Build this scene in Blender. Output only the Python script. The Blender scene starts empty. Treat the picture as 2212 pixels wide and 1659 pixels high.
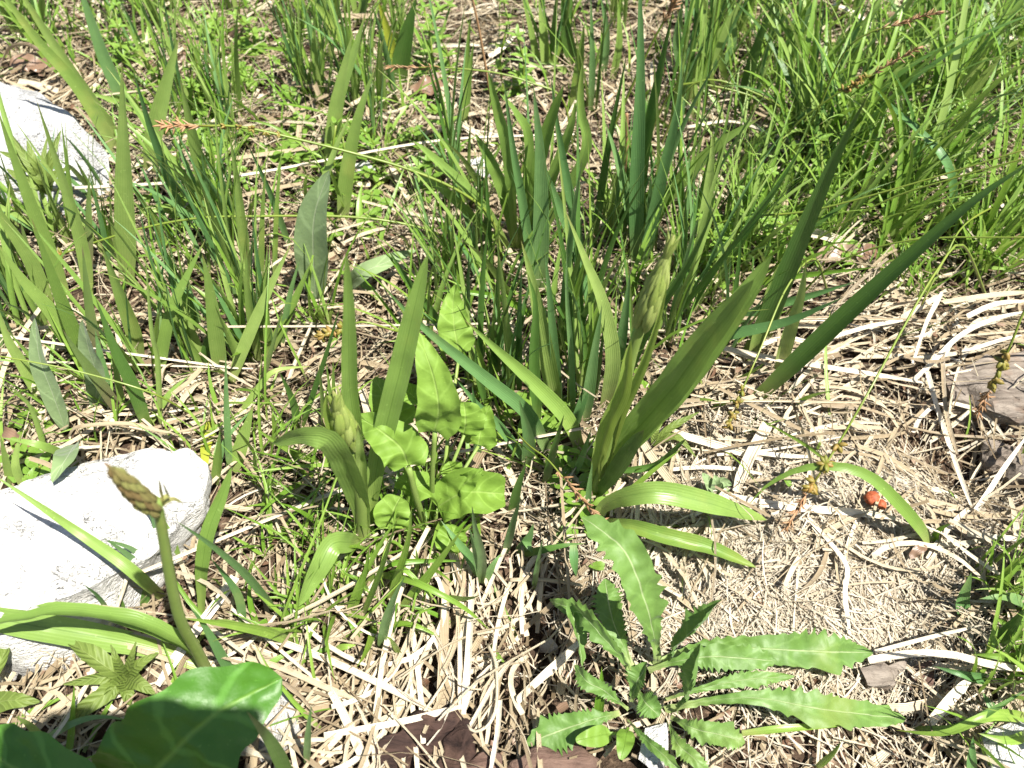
import bpy, math, random
import numpy as np
from mathutils import Vector, noise as mnoise

rng = np.random.default_rng(11)
random.seed(5)
sc = bpy.context.scene
COL = sc.collection
R = math.radians

# ------------------------------------------------------------------ camera, sky, sun, exposure
CAM_H, PITCH, FPX = 0.45, R(50), 1791.0          # metres, downward pitch, focal length in 2212-px units
cam_d = bpy.data.cameras.new('camera'); cam = bpy.data.objects.new('camera', cam_d); COL.objects.link(cam)
cam.location = (0, 0, CAM_H); cam.rotation_euler = (R(90) - PITCH, 0, 0)
cam_d.sensor_width = 6.17; cam_d.lens = 6.17 * FPX / 2212
cam_d.clip_start = 0.01; cam_d.clip_end = 200
cam_d.dof.use_dof = True; cam_d.dof.focus_distance = 0.50; cam_d.dof.aperture_fstop = 2.2
sc.camera = cam

SUN_EL, SUN_AZ = R(63.5), R(128)                     # azimuth from +Y towards +X
w = bpy.data.worlds.new('World'); sc.world = w; w.use_nodes = True
nt = w.node_tree; nt.nodes.clear()
sky = nt.nodes.new('ShaderNodeTexSky'); sky.sky_type = 'NISHITA'; sky.sun_disc = False
sky.sun_elevation = SUN_EL; sky.sun_rotation = SUN_AZ
bg = nt.nodes.new('ShaderNodeBackground'); bg.inputs[1].default_value = 0.05
wo = nt.nodes.new('ShaderNodeOutputWorld')
nt.links.new(sky.outputs[0], bg.inputs[0]); nt.links.new(bg.outputs[0], wo.inputs[0])
sd = bpy.data.lights.new('sun', 'SUN'); sd.energy = 4.8; sd.angle = R(0.53); sd.color = (1.0, 0.955, 0.88)
so = bpy.data.objects.new('sun', sd); COL.objects.link(so)
sdir = Vector((math.sin(SUN_AZ) * math.cos(SUN_EL), math.cos(SUN_AZ) * math.cos(SUN_EL), math.sin(SUN_EL)))
so.rotation_euler = sdir.to_track_quat('Z', 'Y').to_euler(); so.location = sdir * 5
sc.view_settings.view_transform = 'Standard'; sc.view_settings.look = 'None'
sc.view_settings.gamma = 1.0; sc.view_settings.use_curve_mapping = False
sc.view_settings.exposure = 1.38
sc.render.engine = 'CYCLES'
sc.cycles.max_bounces = 8; sc.cycles.transmission_bounces = 6; sc.cycles.diffuse_bounces = 4

# ------------------------------------------------------------------ placing helpers
CAMP = np.array([0, 0, CAM_H])
FWD = np.array([0, math.cos(PITCH), -math.sin(PITCH)])
UPV = np.array([0, math.sin(PITCH), math.cos(PITCH)])

def ray(x, y):
    return FWD + np.array([1, 0, 0]) * ((x - 1106) / FPX) + UPV * (-(y - 829.5) / FPX)

def flat(x, y):
    d = ray(x, y); t = -CAM_H / min(d[2], -0.02); return CAMP + d * t

FEATS = []                                         # (x, y, radius, height) mounds and hollows of the ground
for px, py, r, h in [(1150, 1340, .030, -.030), (1720, 1150, .10, .016), (2075, 960, .045, -.035), (1250, 1250, .05, .004),
                     (2020, 560, .05, -.02), (900, 1600, .05, -.016), (1940, 1510, .03, -.015), (1130, 960, .06, -.008),
                     (250, 860, .09, .008), (1100, 150, .2, .01), (2000, 1280, .05, -.012), (1200, 1440, .02, -.015)]:
    p = flat(px, py); FEATS.append((p[0], p[1], r, h))

def ground(x, y):
    z = 0.010 * np.sin(x * 9.1 + 1.3 + 1.7 * np.sin(y * 5)) * np.sin(y * 7.7 + .4) + 0.004 * np.sin(x * 31 + 2 * np.sin(y * 21)) * np.sin(y * 27 + 1)
    for fx, fy, r, h in FEATS:
        z = z + h * np.exp(-((x - fx) ** 2 + (y - fy) ** 2) / (r * r))
    return z

def P(x, y, h=0.0):                                # point seen at picture place x,y, h cm above the ground there
    d = ray(x, y); z = 0.0
    for _ in range(6):
        t = (z - CAM_H) / d[2]; p = CAMP + d * t; z = float(ground(p[0], p[1])) + h / 100
    t = (z - CAM_H) / d[2]
    return CAMP + d * t

def trace(pts, lean=0.0):                          # first point roots in the ground; later ones lie in an upright plane through it
    B = P(*pts[0][:2], pts[0][2] if len(pts[0]) > 2 else 0)
    c = np.array([-B[0], -B[1], 0]); c /= np.linalg.norm(c)
    n = c * math.cos(lean) - np.array([0, 0, 1]) * math.sin(lean)
    out = [B]
    for q in pts[1:]:
        if len(q) > 2:
            out.append(P(*q)); continue
        d = ray(*q); t = np.dot(B - CAMP, n) / np.dot(d, n); p = CAMP + d * t
        if t <= 0 or p[2] < ground(p[0], p[1]) + .004 or t > 2.5:
            p = P(q[0], q[1], .5)
        out.append(p)
    return np.array(out)

def depth(p): return float(np.dot(np.asarray(p) - CAMP, FWD))

def smooth(pts, n):                                # Catmull-Rom through the points, n samples
    pts = np.asarray(pts, float)
    if len(pts) == 2:
        pts = np.array([pts[0], pts[0] * .5 + pts[1] * .5, pts[1]])
    ext = np.vstack([2 * pts[0] - pts[1], pts, 2 * pts[-1] - pts[-2]])
    seg = np.linalg.norm(np.diff(pts, axis=0), axis=1); cum = np.concatenate([[0], np.cumsum(seg)])
    s = np.linspace(0, cum[-1], n); out = np.zeros((n, 3))
    for i, q in enumerate(s):
        k = min(int(np.searchsorted(cum, q, side='right')) - 1, len(seg) - 1); u = (q - cum[k]) / max(seg[k], 1e-9)
        a, b, c, d = ext[k], ext[k + 1], ext[k + 2], ext[k + 3]
        out[i] = .5 * ((2 * b) + (-a + c) * u + (2 * a - 5 * b + 4 * c - d) * u * u + (-a + 3 * b - 3 * c + d) * u ** 3)
    return out

def unit(a): return a / np.maximum(np.linalg.norm(a, axis=-1, keepdims=True), 1e-9)

# ------------------------------------------------------------------ materials
def mat(name):
    m = bpy.data.materials.new(name); m.use_nodes = True; t = m.node_tree; t.nodes.clear()
    return m, t, t.nodes, t.links

class N:                                           # tiny node-graph writer
    def __init__(s, name): s.m, s.t, s.n, s.l = mat(name)
    def node(s, k, **kw):
        o = s.n.new(k)
        for a, b in kw.items(): setattr(o, a, b)
        return o
    def put(s, sock, v):
        if hasattr(v, 'links'): s.l.new(v, sock)
        else: sock.default_value = v
    def math(s, op, a, b=0.0, clamp=False):
        o = s.node('ShaderNodeMath', operation=op, use_clamp=clamp); s.put(o.inputs[0], a); s.put(o.inputs[1], b); return o.outputs[0]
    def mix(s, f, a, b, mode='MIX'):
        o = s.node('ShaderNodeMix', data_type='RGBA', blend_type=mode)
        s.put(o.inputs[0], f); s.put(o.inputs[6], c4(a)); s.put(o.inputs[7], c4(b)); return o.outputs[2]
    def noise(s, scale, detail=3, vec=None, rough=.55, dist=0):
        o = s.node('ShaderNodeTexNoise'); o.inputs['Scale'].default_value = scale; o.inputs['Detail'].default_value = detail
        o.inputs['Roughness'].default_value = rough; o.inputs['Distortion'].default_value = dist
        if vec is not None: s.l.new(vec, o.inputs['Vector'])
        return o.outputs[0]
    def ramp(s, f, lo, hi, a=0.0, b=1.0):
        o = s.node('ShaderNodeMapRange'); s.put(o.inputs[0], f)
        for i, v in enumerate((lo, hi, a, b)): o.inputs[i + 1].default_value = v
        return o.outputs[0]
    def obj(s): return s.node('ShaderNodeTexCoord').outputs['Object']
    def leafco(s):
        a = s.node('ShaderNodeAttribute', attribute_name='leafco'); x = s.node('ShaderNodeSeparateXYZ'); s.l.new(a.outputs['Vector'], x.inputs[0])
        return x.outputs
    def bump(s, h, strength, dist):
        o = s.node('ShaderNodeBump'); s.l.new(h, o.inputs['Height']); o.inputs['Strength'].default_value = strength; o.inputs['Distance'].default_value = dist
        return o.outputs[0]
    def finish(s, col, rough=.5, spec=.4, nor=None, transl=0.0, tcol=None, sheen=0):
        p = s.node('ShaderNodeBsdfPrincipled'); s.put(p.inputs['Base Color'], c4(col)); s.put(p.inputs['Roughness'], rough)
        p.inputs['Specular IOR Level'].default_value = spec
        if sheen: p.inputs['Sheen Weight'].default_value = sheen; p.inputs['Sheen Roughness'].default_value = .4
        if nor is not None: s.l.new(nor, p.inputs['Normal'])
        out = s.node('ShaderNodeOutputMaterial'); sh = p.outputs[0]
        if transl > 0:
            t = s.node('ShaderNodeBsdfTranslucent'); s.put(t.inputs[0], c4(tcol if tcol is not None else col))
            if nor is not None: s.l.new(nor, t.inputs['Normal'])
            mx = s.node('ShaderNodeMixShader'); mx.inputs[0].default_value = transl
            s.l.new(sh, mx.inputs[1]); s.l.new(t.outputs[0], mx.inputs[2]); sh = mx.outputs[0]
        s.l.new(sh, out.inputs[0]); return s.m

def c4(c): return (*c, 1.0) if isinstance(c, tuple) and len(c) == 3 else c

def leaf_mat(name, ca, cb, base=None, tip=None, veins=24, vs=.06, rough=.36, spec=.5, transl=.22, pinnate=False, fuzz=0, rib=None, tipamt=.5, baseend=.2):
    g = N(name); u, v, t = g.leafco()
    col = g.mix(t, ca, cb)
    nz = g.noise(90, 3, g.obj())
    col = g.mix(g.ramp(nz, .3, .7, 0, .35), col, tuple(.72 * x for x in ca))
    au = g.math('ABSOLUTE', u)
    if pinnate:
        k = g.math('ADD', g.math('SUBTRACT', v, g.math('MULTIPLY', au, .16)), g.math('MULTIPLY', g.noise(60, 2, g.obj()), .10)); s = g.math('SINE', g.math('MULTIPLY', k, veins))
        line = g.ramp(s, .86, 1, 0, 1)
        puff = s
    else:
        s = g.math('SINE', g.math('MULTIPLY', u, veins)); line = g.ramp(s, .2, 1, 0, 1); puff = s
    if pinnate: col = g.mix(g.math('MULTIPLY', line, vs * 3), col, tuple(min(1, x * 1.55 + .03) for x in cb))
    else: col = g.mix(g.math('MULTIPLY', line, vs * 3), col, tuple(.6 * x for x in ca))
    mid = g.ramp(au, .0, .075, 1, 0)
    if rib: col = g.mix(g.math('MULTIPLY', mid, rib[3]), col, rib[:3])
    age = g.math('MULTIPLY', g.ramp(g.noise(16, 4, g.obj(), .6), .58, .72), .45); col = g.mix(age, col, tuple(min(1, q) for q in (cb[0] * 1.35 + .02, cb[1] * 1.04, cb[2] * 1.0)))
    if base: col = g.mix(g.ramp(v, 0, baseend, .9, 0), col, base)
    if tip:
        tv = g.ramp(g.math('ADD', v, g.math('MULTIPLY', g.noise(160, 2, g.obj()), .08)), .96, 1.04, 0, 1)
        col = g.mix(g.math('MULTIPLY', tv, tipamt), col, tip)
    spk = g.ramp(g.noise(420, 2, g.obj()), .68, .74, 0, .45)
    col = g.mix(spk, col, tuple(min(1, x * 1.3 + .02) for x in cb))
    h = g.math('ADD', g.math('MULTIPLY', puff, .6), g.math('MULTIPLY', g.noise(260, 3, g.obj()), .9))
    h = g.math('SUBTRACT', h, g.math('MULTIPLY', mid, 1.0))
    nor = g.bump(h, .5, .0007 if pinnate else .00010)
    hs = g.node('ShaderNodeHueSaturation'); g.l.new(col, hs.inputs['Color']); hs.inputs['Value'].default_value = 1.35; hs.inputs['Hue'].default_value = .49
    rr = g.ramp(nz, .2, .8, rough - .06, rough + .14)
    return g.finish(col, rr, spec, nor, transl, hs.outputs[0], fuzz)

M = {}
M['grass'] = leaf_mat('grass_blade_green', (.160, .272, .048), (.295, .405, .108), base=(.26, .30, .10), tip=(.34, .22, .10), tipamt=.6)
M['blue'] = leaf_mat('grass_blade_bluish', (.092, .205, .062), (.180, .318, .108), base=(.20, .28, .09), tip=(.28, .2, .08), tipamt=.3)
M['dark'] = leaf_mat('grass_blade_dark', (.066, .150, .026), (.105, .210, .042), base=(.16, .22, .05), tip=(.25, .17, .06), tipamt=.3)
M['fine'] = leaf_mat('fine_grass_green', (.115, .240, .022), (.258, .392, .070), base=(.26, .30, .09), tip=(.30, .20, .06), veins=9, transl=.3)
M['purple'] = leaf_mat('grass_blade_purplish', (.13, .20, .055), (.17, .25, .07), base=(.17, .09, .085), tip=(.20, .10, .09), tipamt=.9, baseend=.55)
M['yellow'] = leaf_mat('yellowing_leaf', (.26, .32, .03), (.36, .38, .05), base=(.22, .30, .05), tip=(.42, .12, .01), tipamt=1)
M['orchid'] = leaf_mat('strap_leaf_green', (.158, .268, .048), (.215, .335, .075), base=(.28, .36, .09), veins=26, vs=.035, rough=.36, spec=.5, transl=.30, baseend=.35, rib=(.07, .14, .02, .5))
M['thistle'] = leaf_mat('thistle_leaf_green', (.100, .200, .036), (.142, .252, .054), base=(.30, .36, .13), pinnate=True, veins=26, vs=.06, rough=.52, transl=.26, fuzz=.12, rib=(.36, .44, .22, .9))
M['herb'] = leaf_mat('crinkled_leaf_green', (.150, .265, .032), (.195, .320, .050), pinnate=True, veins=30, vs=.08, rough=.58, spec=.3, transl=.30, rib=(.30, .42, .11, .6))
M['glossy'] = leaf_mat('broad_leaf_glossy', (.050, .150, .012), (.075, .205, .018), pinnate=True, veins=26, vs=.13, rough=.42, spec=.5, transl=.22, rib=(.16, .30, .05, .8))
M['serrate'] = leaf_mat('serrated_leaf_olive', (.130, .190, .032), (.170, .235, .050), pinnate=True, veins=52, vs=.13, rough=.55, transl=.3, rib=(.26, .33, .10, .7))
M['silver'] = leaf_mat('downy_leaf_silvery', (.185, .265, .115), (.225, .310, .145), pinnate=True, veins=24, vs=.10, rough=.75, spec=.2, transl=.2, fuzz=.15, rib=(.36, .42, .26, .8))
M['whorl'] = leaf_mat('small_leaf_bright', (.150, .280, .034), (.215, .350, .056), pinnate=True, veins=8, vs=.02, rough=.45, transl=.35)
M['bud'] = leaf_mat('bud_green', (.240, .325, .065), (.360, .430, .130), base=(.30, .36, .12), tip=(.24, .20, .08), veins=7, vs=.12, rough=.45, transl=.2, tipamt=.8)
M['budred'] = leaf_mat('bud_reddish', (.210, .140, .060), (.340, .370, .115), base=(.34, .30, .12), tip=(.20, .10, .07), veins=7, vs=.12, rough=.45, transl=.2, tipamt=.9)
M['sheath'] = leaf_mat('sheath_yellow_green', (.215, .325, .050), (.280, .390, .080), base=(.34, .40, .12), veins=26, vs=.04, rough=.38, transl=.32, baseend=.5)
M['stem'] = leaf_mat('stem_green', (.190, .280, .060), (.24, .33, .08), base=(.32, .36, .12), veins=8, vs=.06, rough=.4, transl=.12)
M['sedge'] = leaf_mat('sedge_stem_green', (.150, .215, .026), (.210, .280, .042), base=(.22, .25, .07), tip=(.24, .20, .04), veins=5, vs=.05, rough=.4, transl=.15)
M['sedgeseed'] = leaf_mat('sedge_seed', (.17, .19, .025), (.30, .17, .045), veins=3, vs=.05, rough=.5, transl=.15)
M['brownspike'] = leaf_mat('dry_spike_brown', (.30, .15, .06), (.45, .30, .17), veins=6, vs=.1, rough=.6, transl=.12)

def straw_mat(name, ca, cb, cc, stripe=.28):
    g = N(name); u, v, t = g.leafco()
    col = g.mix(g.ramp(t, 0, .55), ca, cb); col = g.mix(g.ramp(t, .5, 1), col, cc)
    s = g.math('SINE', g.math('MULTIPLY', u, 15)); col = g.mix(g.ramp(s, 0, 1, 0, stripe), col, tuple(.6 * x for x in ca))
    n1 = g.noise(120, 4, g.obj()); col = g.mix(g.ramp(n1, .52, .74, 0, .45), col, (.17, .115, .060))
    n2 = g.noise(900, 2, g.obj()); col = g.mix(g.ramp(n2, .68, .72, 0, .7), col, (.05, .035, .025))
    h = g.math('ADD', g.math('MULTIPLY', s, min(1, stripe * 3.5)), g.math('MULTIPLY', n1, 2))
    return g.finish(col, g.ramp(n1, .3, .7, .32, .55), .5, g.bump(h, .6, .0003), .10)
M['straw'] = straw_mat('dry_straw', (.19, .138, .080), (.44, .355, .228), (.70, .62, .455))
M['pale'] = straw_mat('bleached_straw', (.52, .43, .30), (.66, .58, .44), (.78, .71, .57))
M['tan'] = straw_mat('tan_dead_leaf', (.21, .145, .090), (.36, .28, .19), (.50, .41, .29))
M['rust'] = straw_mat('rust_dead_leaf', (.10, .052, .030), (.17, .100, .062), (.27, .19, .13), .05)

def soil_mat():
    g = N('soil_brown'); o = g.obj()
    n1 = g.noise(45, 6, o, .65); n2 = g.noise(260, 5, o, .6)
    v = g.node('ShaderNodeTexVoronoi'); v.inputs['Scale'].default_value = 170; g.l.new(o, v.inputs['Vector'])
    col = g.mix(g.ramp(n1, .35, .65), (.030, .019, .012), (.095, .062, .040))
    col = g.mix(g.ramp(n2, .52, .66, 0, .75), col, (.19, .13, .085))
    col = g.mix(g.ramp(v.outputs['Distance'], .08, .2, .6, 0), col, (.20, .15, .11))
    h = g.math('ADD', g.math('MULTIPLY', n1, 2), n2)
    return g.finish(col, .9, .2, g.bump(h, 1.0, .004))
M['soil'] = soil_mat()

def rock_mat(name, light, grey, dark):
    g = N(name); o = g.obj()
    mp = g.node('ShaderNodeMapping'); g.l.new(o, mp.inputs[0]); mp.inputs['Scale'].default_value = (1, 1.6, 3.4); mp.inputs['Rotation'].default_value = (.5, .25, .4)
    n1 = g.noise(38, 7, o, .62); n2 = g.noise(210, 6, mp.outputs[0], .6); n3 = g.noise(95, 4, mp.outputs[0], .5, 1.2)
    crack = g.ramp(g.math('ABSOLUTE', g.math('SUBTRACT', n3, .5)), 0, .012, 1, 0)
    gate = g.ramp(n1, .5, .62)
    col = g.mix(g.ramp(n1, .40, .68), light, grey)
    col = g.mix(g.ramp(n2, .60, .78, 0, .22), col, grey)
    col = g.mix(g.math('MULTIPLY', crack, g.math('MULTIPLY', gate, .8)), col, dark)
    pit = g.ramp(g.noise(300, 4, o), .66, .78, 0, .22); col = g.mix(pit, col, grey)
    stain = g.ramp(g.noise(26, 5, o, .7), .56, .74, 0, .35); col = g.mix(stain, col, tuple(x * y for x, y in zip(grey, (.95, .86, .72))))
    h = g.math('SUBTRACT', g.math('ADD', g.math('MULTIPLY', n1, 1.4), g.math('MULTIPLY', n2, .8)), g.math('MULTIPLY', g.math('MULTIPLY', crack, gate), 1.2))
    return g.finish(col, .82, .25, g.bump(h, 1.0, .006))
M['rock'] = rock_mat('limestone_white', (.68, .67, .64), (.46, .45, .42), (.17, .16, .14))
M['rockg'] = rock_mat('limestone_pale', (.52, .52, .51), (.38, .38, .37), (.17, .16, .15))
M['rock2'] = rock_mat('limestone_grey', (.55, .53, .49), (.36, .34, .31), (.12, .11, .10))

def wood_mat(name, a, b, c):
    g = N(name); o = g.obj(); mp = g.node('ShaderNodeMapping'); g.l.new(o, mp.inputs[0]); mp.inputs['Scale'].default_value = (.25, 2.2, 2.2)
    n1 = g.noise(90, 6, mp.outputs[0], .65, .8); n2 = g.noise(60, 4, o)
    col = g.mix(g.ramp(n1, .3, .7), a, b); col = g.mix(g.ramp(n2, .52, .7, 0, .7), col, c)
    return g.finish(col, .85, .2, g.bump(n1, 1.0, .003))
M['wood'] = wood_mat('weathered_wood', (.10, .078, .062), (.30, .26, .215), (.20, .14, .10))
M['bark'] = wood_mat('dark_rotten_bark', (.016, .010, .009), (.060, .034, .026), (.12, .072, .052))
M['redbark'] = wood_mat('reddish_bark', (.075, .042, .032), (.19, .125, .095), (.060, .036, .028))
def berry_mat():
    g = N('berry_orange_red'); n = g.noise(700, 3, g.obj())
    return g.finish(g.mix(g.ramp(n, .35, .65), (.24, .050, .020), (.36, .10, .040)), .6, .3, g.bump(n, .5, .0006))
M['berry'] = berry_mat()

# ------------------------------------------------------------------ object helpers
def link_mesh(name, verts, faces, m, parent=None, origin=(0, 0, 0), co=None, smoothf=True):
    me = bpy.data.meshes.new(name); me.from_pydata((np.asarray(verts) - np.asarray(origin)).tolist(), [], faces)
    if smoothf: me.polygons.foreach_set('use_smooth', [True] * len(me.polygons))
    if co is not None:
        a = me.attributes.new('leafco', 'FLOAT_VECTOR', 'POINT'); a.data.foreach_set('vector', np.asarray(co, np.float32).ravel())
    me.materials.append(m); me.update()
    o = bpy.data.objects.new(name, me); COL.objects.link(o)
    if parent is not None: o.parent = parent
    else: o.location = tuple(origin)
    return o

def tag(o, label, cat, group=None):
    o['label'] = label; o['category'] = cat
    if group: o['group'] = group
    return o

def thing(name, label, cat, loc, group=None):
    o = bpy.data.objects.new(name, None); COL.objects.link(o); o.location = tuple(loc); o.empty_display_size = .02
    return tag(o, label, cat, group)

def sstep(x): x = np.clip(x, 0, 1); return x * x * (3 - 2 * x)
def prof(kind, v, seed=0):
    r = np.random.default_rng(seed)
    if kind == 'grass': return (.74 + .26 * sstep(v / .22)) * (1 - np.clip((v - .30) / .70, 0, 1) ** 1.55) + .012
    if kind == 'strap': return (.50 + .50 * sstep(v / .5)) * np.clip(1 - np.clip((v - .52) / .48, 0, 1) ** 2.6, 0, 1) ** .75 + .015
    if kind == 'straw': return .82 + .18 * np.sin(v * 5 + seed) - .35 * sstep((v - .8) / .2)
    if kind == 'dead': return (.5 + .5 * np.sin(np.pi * np.clip(v, 0, 1)) ** .6) * (1 + .12 * np.sin(v * 19 + seed))
    if kind == 'ovate': return np.clip(np.sin(np.pi * np.clip(v, 0, 1) ** .85), 0, 1) ** .65 + .03
    if kind == 'lance': return np.clip(np.sin(np.pi * np.clip(v, 0, 1) ** .75), 0, 1) ** 1.0 + .04
    if kind == 'petiolate': return np.where(v < .18, .16, .16 + .86 * np.clip(np.sin(np.pi * np.clip((v - .18) / .82, 0, 1) ** .8), 0, 1) ** .7)
    if kind in ('thistle', 'serrate'):
        lo = .20 if kind == 'thistle' else .12
        s = lo + (1 - lo) * sstep((v - .10) / .55); s = s * np.clip(1 - np.clip((v - .62) / .38, 0, 1) ** 2.3, 0, 1) ** .8 + .01
        if kind == 'serrate': s = (.1 + .9 * np.clip(np.sin(np.pi * np.clip(v, 0, 1) ** .8), 0, 1) ** .9)
        k = 11 + r.integers(0, 9) if kind == 'thistle' else 12
        ph = (v * k + .55 * np.sin(v * 9 + seed) + .3 * np.sin(v * 23 + 2 * seed) + r.random()) % 1; amp_v = .55 + .45 * np.sin(v * 13 + seed * 1.7)
        amp = .50 if kind == 'thistle' else .20
        return s * (1 - amp * .6 + amp * amp_v * np.where(ph < .72, ph / .72, (1 - ph) / .28) ** 1.4)
    if kind == 'heart': return np.clip((.66 + .34 * sstep(v / .16)) * (1 - np.clip((v - .16) / .84, 0, 1) ** 1.7) ** .8, 0, 1) * (1 + .035 * np.sin(v * 29 + seed)) + .01
    if kind == 'round': return np.clip(1 - (2 * np.clip(v, 0, 1) - 1) ** 2, 0, 1) ** .42 * (1 + .05 * np.sin(v * 21 + seed)) + .02
    if kind == 'broad': return np.clip(np.sin(np.pi * np.clip(v, 0.001, 1) ** .80), 0, 1) ** .55 * (1 + (.02 + .07 * v) * np.sin(v * 36 + seed)) + .01

def ribbon(c, hw, up, fold=.25, cols=4, tw=(0, 0), kind='grass', seed=0, tint=None, wave=0, asym=True, crumple=0):
    """c: n centre points, hw half width in metres, up: n reference normals; returns verts, faces, leaf coordinates."""
    n = len(c); v = np.linspace(0, 1, n); T = unit(np.gradient(c, axis=0)); S = unit(np.cross(T, up)); Nn = unit(np.cross(S, T))
    a = tw[0] + (tw[1] - tw[0]) * v; ca, sa = np.cos(a)[:, None], np.sin(a)[:, None]
    S, Nn = S * ca + Nn * sa, Nn * ca - S * sa
    u = np.linspace(-1, 1, cols + 1)
    wl, wr = prof(kind, v, seed) * hw, prof(kind, v, seed + (3 if asym else 0)) * hw
    W = np.where(u[None, :] < 0, wl[:, None], wr[:, None])
    off = S[:, None, :] * (u[None, :, None] * W[..., None])
    lift = (np.abs(u)[None, :] ** 1.4) * W * fold
    if wave: lift = lift + wave * hw * np.abs(u)[None, :] ** 2 * np.sin(v[:, None] * 17 + seed + 2.2 * np.sign(u)[None, :]) * W / max(hw, 1e-6)
    if crumple: q0 = c[:, None, :] + off; lift = lift + crumple * np.array([[mnoise.noise(Vector(p * 75)) + .6 * mnoise.noise(Vector(p * 190)) for p in row] for row in q0])
    V = c[:, None, :] + off + Nn[:, None, :] * lift[..., None]
    t = float(np.random.default_rng(seed + 77).random()) if tint is None else tint
    co = np.stack([np.broadcast_to(u[None, :], W.shape), np.broadcast_to(v[:, None], W.shape), np.full(W.shape, t)], -1)
    k = cols + 1
    F = [(i * k + j, i * k + j + 1, (i + 1) * k + j + 1, (i + 1) * k + j) for i in range(n - 1) for j in range(cols)]
    return V.reshape(-1, 3), F, co.reshape(-1, 3)

def tube(c, r, sides=7, tint=.5):
    n = len(c); r = np.broadcast_to(np.asarray(r, float), (n,)); T = unit(np.gradient(c, axis=0))
    ref = np.where(np.abs(T[:, 2:3]) > .9, np.array([[1., 0, 0]]), np.array([[0, 0, 1.]])); S = unit(np.cross(T, ref)); B = np.cross(T, S)
    an = np.linspace(0, 2 * np.pi, sides, endpoint=False)
    V = c[:, None] + (S[:, None] * np.cos(an)[None, :, None] + B[:, None] * np.sin(an)[None, :, None]) * r[:, None, None]
    F = [(i * sides + j, i * sides + (j + 1) % sides, (i + 1) * sides + (j + 1) % sides, (i + 1) * sides + j) for i in range(n - 1) for j in range(sides)]
    F += [tuple(range(sides))[::-1], tuple((n - 1) * sides + j for j in range(sides))]
    co = np.stack([np.broadcast_to(np.cos(an)[None], (n, sides)), np.broadcast_to(np.linspace(0, 1, n)[:, None], (n, sides)), np.full((n, sides), tint)], -1)
    return V.reshape(-1, 3), F, co.reshape(-1, 3)

SEED = [100]
def nseed(): SEED[0] += 1; return SEED[0]
def facing(c, k=1.0):                              # reference normals between straight up and towards the light side of the viewer
    vw = unit(np.array([0, -.15, .75]) - c); return unit(vw * k + np.array([0, 0, 1.]) * (1 - k))

def leaf(parent, origin, m, wpx, pts, kind='grass', name='blade', fold=.28, lean=None, twist=None, n=14, cols=4, face=1.0, tint=None, wave=0, label=None, crumple=0):
    s = nseed(); r = np.random.default_rng(s)
    ln = R(r.uniform(-6, 10)) if lean is None else R(lean)
    c = smooth(trace(pts, ln), n)
    d = np.median([depth(q) for q in c]); tw = (R(r.uniform(-28, 28)), R(r.uniform(-35, 35))) if twist is None else (R(twist[0]), R(twist[1]))
    hw = .98 * wpx * d / FPX / 2 / max(.6, (math.cos(tw[0]) + math.cos(tw[1])) / 2)
    V, F, co = ribbon(c, hw, facing(c, face), fold * r.uniform(.7, 1.4), cols, tw, kind, s, tint, wave, True, crumple)
    o = link_mesh(name, V, F, m, parent, origin, co)
    if label: o['label'] = label
    return o

K = .3418                                          # close-up views of the photograph, each with its own offset
TILE = dict(A=(0, 0, K), B=(729, 0, K), C=(1456, 0, K), D=(0, 540, K), E=(729, 540, K), F=(1456, 540, K), G=(0, 1092, K), H=(729, 1092, K), I=(1456, 1092, K),
            X=(0, 0, 1), R4=(1188, 1026, .2441), Z7=(540, 810, .2441), Z8=(1188, 486, .358), R1=(0, 183.6, .1823), R2=(54, 972, .1953), R3=(1080, 1404, .1709))
def tp(t, p):
    ox, oy, k = TILE[t]; return (ox + p[0] * k, oy + p[1] * k, *p[2:])
def tpts(t, pts, keep=False):
    q = [tp(t, p) for p in pts]
    return q if keep or q[0][1] >= q[-1][1] else q[::-1]

# ------------------------------------------------------------------ ground
def build_ground():
    xs = np.concatenate([-np.geomspace(60, 1.0, 12), np.linspace(-.95, .95, 191), np.geomspace(1.0, 60, 12)])
    ys = np.concatenate([-np.geomspace(60, .4, 10), np.linspace(-.35, 1.75, 211), np.geomspace(1.8, 90, 14)])
    X, Y = np.meshgrid(xs, ys); Z = ground(X, Y)
    rough = .0025 * np.sin(X * 140 + 3 * np.sin(Y * 90)) * np.sin(Y * 150 + 2 * np.sin(X * 70))
    V = np.stack([X, Y, Z - .006 + rough], -1).reshape(-1, 3); k = len(xs)
    F = [(j * k + i, j * k + i + 1, (j + 1) * k + i + 1, (j + 1) * k + i) for j in range(len(ys) - 1) for i in range(k - 1)]
    o = link_mesh('ground', V, F, M['soil']); o['kind'] = 'structure'; o['label'] = 'brown crumbly soil under the straw and grass'
build_ground()

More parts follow.
